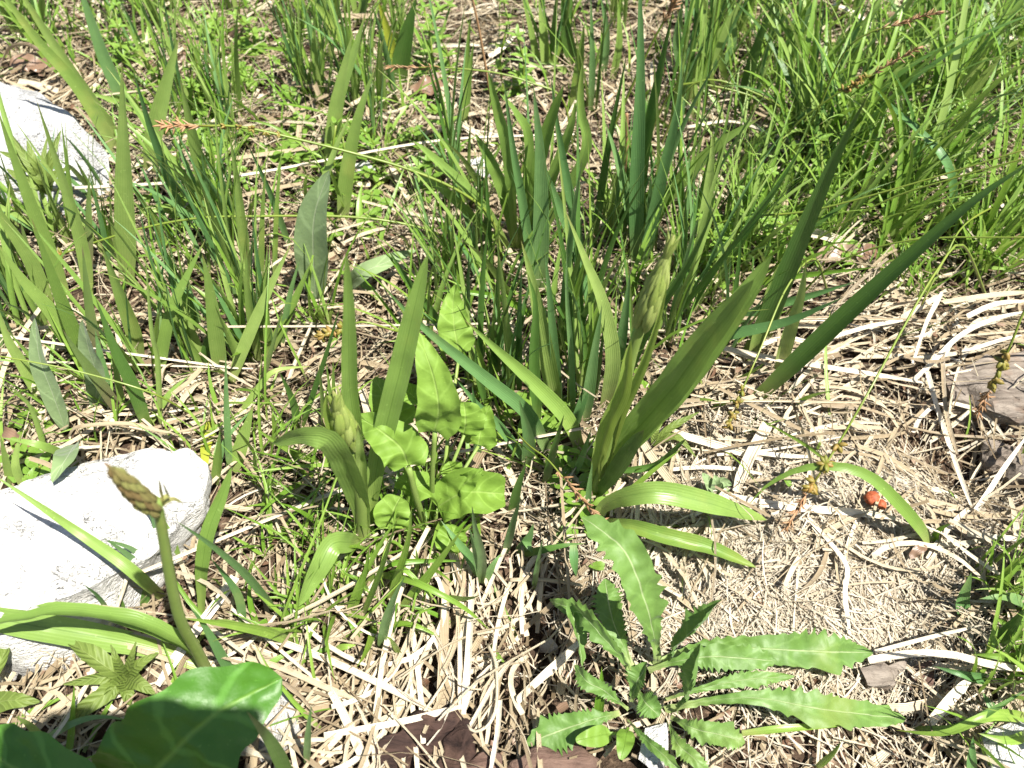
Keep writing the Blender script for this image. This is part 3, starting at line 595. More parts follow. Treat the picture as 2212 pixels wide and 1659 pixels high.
tuft('grass tuft standing in front of the sloping white rock', GT, 'grass', [
    ('A', 90, (420, 1900), (330, 1640), (200, 1300), (90, 1000), (-20, 680)), ('A', 78, (560, 1900), (540, 1659), (480, 1400), (380, 1080), (230, 630)), ('A', 36, (470, 1500), (440, 1150), (385, 750)), ('A', 52, 'purple', (560, 1800), (560, 1400), (562, 1080)),
    ('A', 95, (330, 2000), (200, 1659), (0, 1350), (-120, 1120)), ('A', 30, 'dark', (360, 1600), (250, 1400), (210, 1330)), ('A', 40, (330, 1600), (320, 1400), (310, 1250)), ('A', 30, 'purple', (200, 1650), (150, 1480), (130, 1400)), ('A', 36, 'blue', (700, 1700), (640, 1400), (560, 1090))])
tuft('wide-bladed grass tuft beside the downy leaf and dead leaf curls', GT, 'grass', [
    ('D', 92, (520, 700), (330, 400), (150, 200), (-30, -60)), ('D', 90, (580, 780), (500, 600), (400, 350), (270, 0), (200, -200)), ('D', 62, 'purple', (610, 760), (600, 600), (560, 350), (520, -20)), ('D', 92, (880, 680), (840, 500), (750, 250), (640, -40)),
    ('D', 82, 'dark', (930, 1120), (830, 850), (720, 620), (605, 305)), ('D', 38, (1015, 1100), (1000, 700), (960, 500), (915, -20)), ('D', 32, 'blue', (1000, 700), (1010, 350), (1040, 0)), ('D', 72, 'purple', (770, 1050), (620, 830), (480, 640), (398, 505)),
    ('D', 74, (270, 960), (130, 700), (50, 560), (-30, 320)), ('D', 42, (430, 1050), (250, 750), (40, 500)), ('D', 40, (310, 1330), (200, 1000), (40, 840)), ('D', 60, 'blue', (700, 960), (640, 700), (600, 500)), ('D', 40, (780, 1020), (740, 800), (690, 560)), ('D', 44, (950, 1090), (1080, 900), (1200, 790))])
tuft('grass tuft of upright blades left of the plump bud', GT, 'grass', [
    ('D', 84, (1000, 820), (1020, 700), (1080, 400), (1200, 130), (1295, -60)), ('D', 94, (1410, 780), (1390, 700), (1330, 300), (1278, 25)), ('D', 84, 'dark', (1230, 520), (1210, 400), (1150, 250), (1050, 0)), ('D', 50, (1130, 480), (1070, 380), (1020, 290), (850, 250)),
    ('D', 78, (1460, 840), (1550, 600), (1700, 250), (1840, -40)), ('D', 64, (1720, 620), (1750, 550), (1850, 350), (1975, 60)), ('D', 52, (1300, 740), (1230, 560), (1155, 340)), ('D', 56, (1290, 760), (1200, 600), (1115, 430)), ('D', 50, 'dark!', (1300, 740), (1300, 620), (1330, 530), (1400, 490)),
    ('D', 40, 'purple', (1620, 960), (1700, 700), (1795, 340)), ('D', 60, (1640, 700), (1570, 300), (1560, 0)), ('D', 50, (1700, 700), (1680, 300), (1690, -40)), ('D', 44, 'blue', (1780, 600), (1830, 300), (1900, 40)), ('D', 40, (1560, 640), (1520, 300), (1540, 30))])
tuft('sparse grass with a yellowing leaf above the bright rock edge', GT, 'grass', [
    ('D', 72, 'yellow!', (1350, 1060), (1320, 1150), (1295, 1280), (1300, 1500)), ('D', 62, (1360, 1480), (1385, 1300), (1390, 1130)), ('D', 42, 'blue', (1450, 1400), (1430, 1000), (1425, 650)), ('D', 92, (1470, 1400), (1520, 1250), (1600, 980)),
    ('D', 40, '!', (1500, 1060), (1650, 850), (1750, 760), (1970, 735)), ('D', 36, 'blue', (1370, 1420), (1430, 1200), (1610, 990)), ('D', 52, 'dark', (1890, 1130), (1850, 950), (1765, 765)), ('D', 32, (2050, 1150), (2040, 950), (2015, 700)), ('D', 30, (2100, 1150), (2090, 950), (2060, 700)), ('D', 34, (2120, 1100), (2110, 900), (2105, 690)), ('D', 40, 'dark', (1900, 1150), (2050, 700), (2150, 350))])
tuft('flat pale grass spray at the left of the bright white rock', GT, 'grass', [
    ('X', 27, 'grass!', (352, 1290, .3), (300, 1245, 4.2), (250, 1205, 5.4), (170, 1150, 6.2), (90, 1095, 8), (-30, 1015, 10)), ('X', 20, (50, 1050), (35, 1000), (45, 935)), ('X', 16, (22, 1045), (12, 990), (0, 940)), ('X', 16, '!', (140, 980, 1), (80, 960, 3), (0, 945, 3.5)),
    ('X', 14, 'blue', (330, 1240), (290, 1190), (225, 1165)), ('X', 16, 'blue', (330, 1260), (290, 1210), (225, 1162)), ('X', 16, 'blue', (350, 1210), (330, 1110), (272, 1020)), ('X', 14, (392, 1220), (365, 1150), (330, 1090)), ('X', 13, 'blue', (248, 1340), (215, 1290), (180, 1262)), ('X', 20, 'dark', (258, 1345), (262, 1310), (256, 1285)), ('X', 18, 'dark', (310, 1310), (316, 1280), (318, 1245))])
BT = 'blue-green broad grass tufts'
tuft('broad blue-green grass tuft in front of the back strap-leaf clump', BT, 'blue', [
    ('B', 112, (1270, 1850), (1285, 1500), (1280, 1000), (1238, 535)), ('B', 62, (1240, 1800), (1170, 1300), (1110, 950), (1050, 490)), ('B', 58, (1560, 1700), (1500, 1400), (1400, 850), (1348, 470)), ('B', 72, (1920, 1600), (1880, 1450), (1780, 1050), (1688, 765)),
    ('B', 92, (1890, 1700), (1890, 1150), (1910, 500), (1910, -40), (1915, -250)), ('B', 86, 'dark', (1880, 1500), (1930, 1000), (2030, 500), (2125, 50)), ('B', 82, (1920, 1700), (2040, 1150), (2120, 800), (2195, 460)), ('X', 34, 'grass', (1400, 470), (1480, 380), (1560, 305), (1650, 250)), ('B', 74, (1580, 1800), (1530, 1600), (1400, 1300), (1278, 970)),
    ('B', 60, 'grass', (1720, 1500), (1760, 1200), (1830, 900)), ('B', 66, (1960, 1650), (2060, 1100), (2150, 700), (2180, 300)), ('B', 50, 'dark', (1620, 1550), (1700, 1000), (1830, 330)), ('B', 40, (1850, 1600), (1990, 1200), (2100, 880))])
tuft('blue-green grass tuft crossing in front of the tall spike', BT, 'blue', [
    ('E', 102, 'grass', (1690, 1000), (1740, 700), (1680, 350), (1560, 50), (1440, -250)), ('E', 92, (1660, 560), (1640, 450), (1560, 200), (1460, -30)), ('E', 42, (1490, 1080), (1480, 700), (1450, 300), (1450, -40)), ('E', 76, (1560, 1090), (1620, 650), (1672, 345)),
    ('E', 62, (1400, 980), (1390, 850), (1350, 400), (1310, -20)), ('E', 78, 'dark', (1260, 1120), (1240, 700), (1250, 350), (1197, 135)), ('E', 44, (1150, 900), (1150, 500), (1166, 75)), ('E', 58, 'dark', (1130, 760), (1110, 620), (1078, 445)),
    ('E', 110, 'grass', (1390, 1000), (1310, 600), (1230, 200), (1160, -60)), ('E', 80, (1720, 900), (1790, 600), (1850, 130)), ('E', 60, (1480, 1150), (1560, 900), (1600, 700)), ('E', 70, 'dark', (1790, 900), (1960, 500), (2212, 100), (2400, -300))])
tuft('diagonal blue-green grass blades between crinkled herb and tall spike', BT, 'blue', [
    ('E', 92, (1340, 1290), (1200, 1030), (1000, 860), (750, 660), (500, 450), (288, 225)), ('E', 92, 'grass', (1530, 1260), (1450, 1070), (1250, 850), (1000, 620), (798, 435)), ('E', 62, 'dark', (790, 700), (600, 400), (450, 200), (310, -20)), ('E', 62, (1200, 1350), (1030, 1120), (880, 970), (736, 795)),
    ('E', 54, (885, 1380), (880, 1100), (850, 850)), ('E', 82, (1195, 1360), (1210, 1200), (1150, 950)), ('E', 46, 'fine!', (1270, 480), (1220, 410), (1050, 310), (800, 262), (560, 258)), ('E', 40, 'fine', (1120, 900), (1080, 780), (1040, 675)), ('E', 30, 'dark', (1000, 640), (1010, 300), (1020, -20)),
    ('E', 30, (900, 600), (905, 300), (925, -20)), ('E', 28, (830, 520), (828, 200), (832, -20)), ('E', 60, 'dark', (1100, 1680), (1140, 1500), (1192, 1345)), ('E', 52, 'dark', (1310, 1480), (1370, 1250), (1432, 1040)), ('E', 44, (1490, 1440), (1550, 1300), (1605, 1125)), ('E', 42, (1575, 1700), (1590, 1500), (1612, 1335)),
    ('E', 34, 'fine!', (1830, 512), (1600, 505), (1380, 515)), ('E', 34, 'fine!', (1180, 480), (950, 520), (770, 570)), ('E', 44, 'dark', (950, 1000), (890, 800), (870, 600))])
tuft('fan of long dark grass blades rising right of the tall spike', BT, 'dark', [
    ('X', 42, (1637, 858), (1730, 772), (1832, 676), (1960, 560), (2110, 430), (2260, 330)), ('X', 46, (1612, 770), (1660, 680), (1710, 560), (1780, 395), (1825, 300), (1876, 203)), ('X', 30, 'grass', (1680, 808), (1705, 720), (1730, 640), (1742, 560)),
    ('F', 64, 'blue', (340, 480), (560, 370), (800, 305), (1155, 198)), ('F', 80, 'blue', (130, 660), (300, 555), (700, 460), (1075, 298)), ('F', 60, 'grass', (480, 700), (560, 400), (640, 150), (760, -20)), ('X', 17, (1545, 620), (1600, 520), (1680, 400), (1740, 305)), ('X', 13, (1430, 720), (1560, 560), (1700, 380)),
    ('F', 44, 'fine', (300, 300), (560, 200), (900, 150), (1310, 105)), ('F', 34, 'grass', (600, 560), (720, 250), (840, -20))])
tuft('arching pale green grass shoot on matted straw beside the berries', GT, 'grass', [
    ('X', 25, 'grass!', (2013, 1182), (1985, 1137, 2.2), (1930, 1075, 4.4), (1880, 1030, 5.2), (1815, 1008, 5.4), (1730, 1012, 4.4), (1655, 1050, 2.5), (1612, 1098, .6)), ('X', 16, 'fine!', (2015, 1180), (1970, 1110, 2), (1925, 1065, 3.6), (1900, 1040, 4)), ('X', 7, 'fine!', (1790, 998, 4.2), (1730, 955, 3.2), (1640, 905, 1.4)), ('X', 14, 'fine', (2018, 1182), (2025, 1150), (2055, 1130))])
tuft('blue-green grass shoots on bare straw between herb and spike', BT, 'blue', [
    ('H', 62, (905, 490), (915, 330), (870, 130), (850, 0)), ('H', 72, '!', (900, 440), (860, 360, 2), (760, 230, 3.6), (650, 90, 4.4)), ('H', 50, '!', (930, 480), (990, 360, 2), (1040, 300, 2.4)), ('H', 44, (905, 480), (860, 250), (830, 130)), ('H', 50, (1060, 300), (1110, 120), (1160, -60)), ('H', 48, 'dark!', (1150, 310), (1300, 280, 1.6), (1450, 250, 2), (1570, 240, 1.6)),
    ('H', 60, (1140, 300), (1200, 220), (1240, 110)), ('H', 50, '!', (1180, 200, 1), (1210, 260, 1.6), (1235, 300, 1)), ('H', 58, '!', (1490, 250, 2), (1495, 350, 1.6), (1510, 450, .6)), ('H', 34, (1240, 530), (1270, 350), (1300, 200))])
tuft('short fine grass tuft with long arching blade on straw', 'fine grass tufts', 'fine', [
    ('H', 46, '!', (220, 430), (450, 470, 2.8), (650, 560, 3.4), (820, 660, 2.6), (975, 800, .8)), ('H', 56, (400, 650), (550, 470), (700, 270), (800, 130)), ('H', 44, '!', (330, 560), (400, 400, 3), (560, 540, 2.6), (600, 620, 1.6)), ('H', 60, 'blue', (270, 900), (310, 720), (370, 560), (430, 440)),
    ('H', 40, '!', (180, 500), (300, 380, 2), (500, 350, 2.4), (830, 350, 1.6)), ('H', 44, (60, 700), (150, 480), (300, 200), (400, 60)), ('H', 40, (100, 680), (180, 400), (200, 250)), ('H', 36, '!', (200, 560), (120, 460, 2.8), (20, 430, 2.6)), ('H', 50, (330, 600), (440, 250), (470, 0)), ('H', 40, '!', (140, 860), (100, 780, 1.2), (60, 720, 1.2)),
    ('H', 44, (160, 700), (270, 430), (380, 80)), ('H', 34, '!', (330, 740), (500, 760, 1.4), (700, 860, .6)), ('H', 40, '!', (0, 900, .6), (60, 890, 1), (120, 880, .8)), ('H', 40, (400, 950), (340, 850), (300, 830))])
tuft('blue-green grass pair before the broad glossy leaf', BT, 'blue', [
    ('G', 62, (1500, 1130), (1400, 950), (1290, 760), (1200, 640)), ('G', 60, (1740, 660), (1560, 440), (1350, 260), (1110, 95)), ('G', 52, (1540, 760), (1500, 560), (1330, 330)), ('G', 70, 'fine', (1860, 870), (1700, 800), (1450, 750), (1150, 710)), ('G', 48, 'fine', (1560, 1120), (1720, 990), (1900, 890)), ('G', 100, 'dark', (1830, 1720), (1720, 1500), (1560, 1300)),
    ('G', 46, 'blue', (1940, 1640), (1950, 1400), (1970, 1260)), ('G', 42, 'fine', (1880, 1010), (2000, 920), (2212, 900)), ('G', 60, 'grass', (330, 1560), (200, 1400), (90, 1330)), ('G', 50, 'fine', (0, 1440), (250, 1280), (450, 1190)), ('G', 30, 'fine', (530, 1560), (650, 1330), (800, 1060)), ('G', 46, 'blue!', (260, 1490, 1), (480, 1370, 2.4), (650, 1335, 2.6), (820, 1360, 2)), ('G', 42, 'fine', (420, 1640), (450, 1450), (470, 1120))])
tuft('grass shoots with short wide leaves at the right edge of the straw', BT, 'blue', [
    ('I', 90, (1880, 760), (1820, 620), (1880, 420)), ('I', 80, '!', (2250, 640), (2100, 580, 2.4), (1930, 590, 2.8)), ('I', 70, (2240, 560), (2200, 480), (2212, 400)), ('I', 70, 'fine', (2230, 1000), (2130, 800), (2020, 690)), ('I', 60, 'fine!', (2212, 960, 1), (2050, 950, 2), (1880, 940, 1.6)), ('I', 90, 'dark', (2000, 900), (2120, 780), (2230, 640)), ('I', 70, '!', (2000, 1100), (1850, 1070, 2), (1640, 1015, 2)),
    ('I', 60, 'dark!', (1500, 1420), (1750, 1420, 2), (1950, 1330, 3), (2250, 1150, 4)), ('I', 70, 'fine!', (2250, 1340), (2000, 1330, 3), (1700, 1440, 2.4), (1400, 1420, 1)), ('I', 60, 'fine', (2212, 1659), (2050, 1550), (1900, 1450)), ('I', 60, (2070, 1330), (2000, 1260), (1950, 1180)), ('I', 44, 'fine!', (430, 1440, .6), (700, 1410, 1.2), (1000, 1390, 1.2), (1150, 1370, 1)), ('I', 60, (1880, 1700), (1880, 1580), (1890, 1460)), ('I', 40, 'fine', (900, 1659), (1000, 1570), (1060, 1490)), ('I', 70, 'fine!', (2250, 1440, 1), (2100, 1480, 2), (1920, 1440, 2.4))])
tuft('tall grass tuft at the back left of the bare straw patch', GT, 'grass', [
    ('B', 92, (-40, 1000), (0, 650), (100, 350), (182, 75)), ('B', 92, (30, 1400), (60, 1100), (130, 750), (242, 415)), ('B', 112, 'dark', (390, 520), (400, 380), (440, 200), (500, -20)), ('B', 60, 'yellow', (370, 420), (320, 200), (250, -20)), ('B', 52, 'dark', (470, 390), (560, 300), (675, 165)), ('A', 95, (2080, 1100), (2130, 650), (2230, 200)), ('A', 90, (2300, 420), (2100, 150), (1950, -20)), ('A', 52, (1910, 520), (1900, 430), (1760, -20)),
    ('A', 72, (1890, 1720), (1960, 1450), (2100, 1000), (2230, 690)), ('A', 36, (1650, 1800), (1655, 1400), (1680, 1030)), ('A', 32, (1735, 1780), (1750, 1300), (1785, 890)), ('A', 60, 'blue', (2020, 560), (1990, 300), (1900, -20)), ('A', 44, (1490, 620), (1480, 430), (1462, 240)), ('A', 40, (1400, 330), (1250, 180), (1080, 90), (920, -20))])
tuft('upright grass at the edge of the bare straw patch', GT, 'grass', [
    ('B', 46, (798, 780), (830, 500), (864, 255)), ('B', 36, (800, 640), (820, 380), (842, 70)), ('B', 46, (1270, 430), (1220, 180), (1165, -20)), ('B', 62, (1320, 440), (1300, 250), (1270, -20)), ('B', 82, 'dark', (1500, 420), (1460, 250), (1415, -40)), ('B', 72, (1500, 700), (1530, 450), (1562, 145)), ('B', 42, 'blue', (1600, 700), (1610, 400), (1600, -40)), ('B', 46, (1740, 500), (1780, 260), (1770, -20)), ('B', 50, 'blue', (1680, 480), (1700, 200), (1660, -40)), ('B', 40, (1470, 470), (1360, 400), (1265, 400))])
tuft('tall broad grass behind the long blue-green blades', BT, 'blue', [
    ('C', 112, 'grass', (60, 660), (100, 550), (250, 300), (440, -20)), ('C', 72, 'dark', (440, 700), (450, 560), (540, 250), (650, -20)), ('C', 74, (640, 430), (760, 250), (900, -20)), ('C', 60, (60, 480), (20, 250), (60, -20)), ('C', 50, 'dark', (200, 420), (170, 200), (200, -20)), ('C', 60, (330, 450), (370, 200), (330, -40)), ('C', 44, (920, 620), (1100, 300), (1240, -20)), ('C', 36, (560, 1000), (900, 660), (1240, 500)),
    ('C', 90, 'grass', (160, 1700), (190, 1400), (235, 1000), (240, 820)), ('C', 56, '!', (1770, 1420), (1740, 1080, 7), (1600, 880, 8), (1400, 700, 8), (1250, 540, 7))])

# ------------------------------------------------------------------ sedge stems with seed spikes
def sedge(label, pts, wpx, spikes, mk='sedge', keep=True):
    c = smooth(trace(pts, R(2)), 30); o0 = c[0].copy(); o = thing('sedge_stem', label, 'sedge', o0, 'flowering sedge stems')
    r = wpx * np.array([depth(q) for q in c]) / FPX / 2 * np.linspace(1.1, .8, 30)
    V, F, co = tube(c, r, 6); link_mesh('stem', V, F, M[mk], o, o0, co)
    for (f0, f1, sw, kind) in spikes:                # along-stem fractions; seeds for green spikes, scales for the brown one
        s = nseed(); rr = np.random.default_rng(s); VV, FF, CC = [], [], []; nb = 0
        i0 = c[-1] if f0 >= 1 else c[int(f0 * 29)]; d = unit(c[-1] - c[-4]); L = .0
        for k in range(34 if kind == 'seed' else 40):
            f = f0 + (f1 - f0) * k / 33
            base = c[int(min(f, 1) * 29)] if f <= 1 else c[-1] + d * (f - 1) * np.linalg.norm(c[-1] - c[0])
            dirv = unit(d * (.7 if kind == 'seed' else 1.6) + rr.normal(0, .8, 3)); hw = 1.55 * sw * depth(base) / FPX / 2
            ln = hw * (1.6 if kind == 'seed' else 2.4); cc = np.array([base + dirv * ln * q for q in (0, .35, .7, 1)])
            v, f_, co_ = tube(cc, np.array([.25, .42, .36, .05]) * hw * (1 if kind == 'seed' else .55), 5, rr.random())
            VV.append(v); FF += [tuple(i + nb for i in q) for q in f_]; CC.append(co_); nb += len(v)
        so_ = link_mesh('seed_spike', np.vstack(VV), FF, M['sedgeseed' if kind == 'seed' else 'brownspike'], o, o0, np.vstack(CC)); so_['kind'] = 'stuff'
    return o
sedge('sedge stem arching left to a pale brown spike over wide grass', [(1085, 560), (1060, 470), (990, 412), (880, 365), (760, 330), (640, 300), (520, 274), (430, 272)], 6.5, [(.80, .97, 9, 'seed'), (1.0, 1.085, 13, 'brown')])
sedge('long sedge stem arching left to a seed spike beside the sloping rock', [(1000, 590), (960, 515), (880, 485), (750, 468), (560, 467), (420, 472), (280, 500), (130, 550), (108, 560)], 5.5, [(.99, 1.06, 13, 'seed')])
sedge('short sedge stem with round green seeds beside the thin twisted leaf', [(1010, 790), (960, 740, 5), (860, 716, 8), (790, 696, 9), (755, 702, 8.6), (722, 715, 8)], 5.5, [(.97, 1.08, 15, 'seed')])
sedge('long sedge stem bending down to seeds above the arching grass shoot', [(2130, 640), (2080, 530, 10), (2020, 590, 11), (1950, 710, 10), (1880, 840, 8.2), (1810, 960, 6), (1760, 1040, 4.5)], 6, [(.95, 1.02, 17, 'seed'), (1.03, 1.09, 11, 'brown')])
sedge('sedge stem hanging over the log with green seeds and brown tip', [(2330, 780), (2270, 640, 12), (2220, 660, 12), (2185, 740, 10), (2150, 815, 7)], 6, [(.92, 1.06, 17, 'seed'), (1.10, 1.24, 11, 'brown')])
sedge('slender sedge stem drooping to a spike on matted straw', [(1790, 640), (1760, 560, 8), (1700, 620, 8.5), (1640, 760, 6.5), (1600, 850, 4.5), (1586, 890, 3.4)], 5, [(.95, 1.06, 12, 'seed')])
sedge('thin sedge stem with orange spike over the bare straw patch', [(1240, 330), (1215, 215), (1150, 180), (1070, 157), (960, 146), (905, 146)], 4.5, [(.93, 1.14, 8, 'brown')])
sedge('sedge stem with rusty spike in the dense bright grass', [(1640, 420), (1740, 290), (1820, 120), (1880, 70), (1925, 58)], 5, [(.98, 1.15, 9, 'brown')])
sedge('sedge stem with green and rusty spikes leaning over the grass', [(1620, 420), (1700, 290), (1790, 215), (1850, 180), (1885, 160)], 5, [(.85, .97, 11, 'seed'), (1.0, 1.2, 9, 'brown')])
sedge('sedge stem with orange spikelets at the foot of the tall spike', [(1070, 870), (1130, 950, 4.5), (1180, 990, 5.5), (1215, 1030, 5.4)], 5, [(.98, 1.25, 13, 'brown')])
for i, (lb, pts) in enumerate([('bare curved sedge stem sweeping right from behind the spike', [(1500, 560), (1560, 480), (1750, 455), (1960, 400), (2230, 318)]), ('bare sedge stem running right just under its longer twin', [(1620, 640), (1700, 560), (1900, 440), (2060, 385), (2240, 335)]),
                               ('pale arching stem over dense bright grass', [(1400, 300), (1460, 190), (1560, 190), (1680, 230), (1800, 290), (1880, 400)]), ('thin green stem curving down to the right in grass', [(1420, 330), (1500, 180), (1640, 205), (1740, 280), (1830, 400), (1900, 530)]),
                               ('low green stem arching over straw by the long dark blades', [(1690, 690), (1790, 580), (1960, 520), (2230, 512)]), ('thin yellow-green stem lying across the left grass tuft', [(430, 905), (330, 850, 4), (180, 805, 5.5), (60, 780, 6.5), (-30, 765, 7)]),
                               ('thin pale green stem curving down over the right straw', [(2200, 420), (2090, 480, 7), (2040, 560, 6), (1990, 660, 3.5)])]):
    sedge(lb, pts, 4.5, [])
sedge('upright dry brown stalk at the edge of the bare straw', [(1065, 235), (1050, 150), (1036, 70), (1015, -30)], 6, [], 'brownspike')
sedge('dark spikelet on a slender stem above the blue-green tuft', [(1300, 330), (1350, 220), (1400, 110), (1440, 35)], 6, [(.97, 1.12, 13, 'brown')], 'sedge')
sedge('dry upright cut stalk beside the tallest blue-green blade', [(1354, 430), (1354, 340), (1354, 245)], 9, [], 'brownspike')

# ------------------------------------------------------------------ traced straws
def straw(label, t, wpx, pts, mk='pale', h=.9, kind='straw', round_=False, group='large bleached straws', bow=0, name='dry_straw'):
    q = [tp(t, p) for p in pts]; s = nseed(); r = np.random.default_rng(s)
    c = smooth([P(p[0], p[1], p[2] if len(p) > 2 else h + r.uniform(-.2, .3)) for p in q], 22); o0 = c[len(c) // 2].copy(); d = depth(o0)
    hw = wpx * TILE[t][2] * d / FPX / 2
    up = unit(np.broadcast_to(np.array([r.uniform(-.5, .5), -.5, 1]), c.shape))
    if round_: V, F, co = tube(c, hw * np.linspace(1, .8, 22), 7, r.uniform(.3, 1))
    elif kind == 'ovate': V, F, co = ribbon(c, hw * .8, up, .1, 10, (r.uniform(-.3, .3), r.uniform(-.3, .3)), 'round', s, r.uniform(.2, 1), .22, True, .003)
    else: V, F, co = ribbon(c, hw, up, .4, 4, (r.uniform(-.4, .4), r.uniform(-.7, .7) if kind == 'straw' else r.choice([-1, 1]) * r.uniform(1.2, 2.6)), kind, s, r.uniform(.4, 1))
    o = link_mesh(name, V, F, M[mk], None, o0, co); return tag(o, label, 'straw' if name == 'dry_straw' else 'dead leaf', group)
straw('long thin bleached straw crossing the sloping rock and wide grass', 'X', 7.5, [(-20, 412, 3), (250, 402, 3), (480, 385, 3), (700, 347, 3), (870, 315, 2.5), (1010, 298, 2), (1240, 290, 1.5)], round_=True)
straw('thin straw sloping down right behind the downy leaf', 'D', 20, [(-40, 535, 3), (700, 640, 2.4), (1440, 742, 1.6)], round_=True)
straw('second thin straw just below the sloping one at left', 'D', 16, [(0, 700, 1.2), (780, 722, 1.5), (1600, 750, 1.2)], round_=True)
straw('straight pointed straw running behind the thin twisted leaf', 'X', 6, [(430, 706, 4), (760, 704, 4), (1105, 698, 4)], round_=True)
straw('long straw passing under the plump bud to the spike foot', 'X', 9, [(273, 1250, 3), (410, 1192, 2.6), (560, 1130, 2), (730, 1062, 2), (840, 1027, 2), (950, 986, 2), (1260, 925, 2)], round_=True)
straw('kinked straw end leaning on the bright white rock', 'G', 26, [(800, 460, 3), (770, 560, 2.2), (700, 740, 1.4), (600, 930, .8)], round_=True)
straw('wide flat cream straw beside the nodding bud plant', 'G', 76, [(1480, 450, 1.2), (1250, 780, 1.4), (1000, 1140, 1.0)], kind='straw')
straw('flat grey-beige dead blade beside the broad glossy leaf', 'G', 66, [(900, 1290, 1.0), (760, 1480, 1.2), (620, 1700, .8)], 'tan')
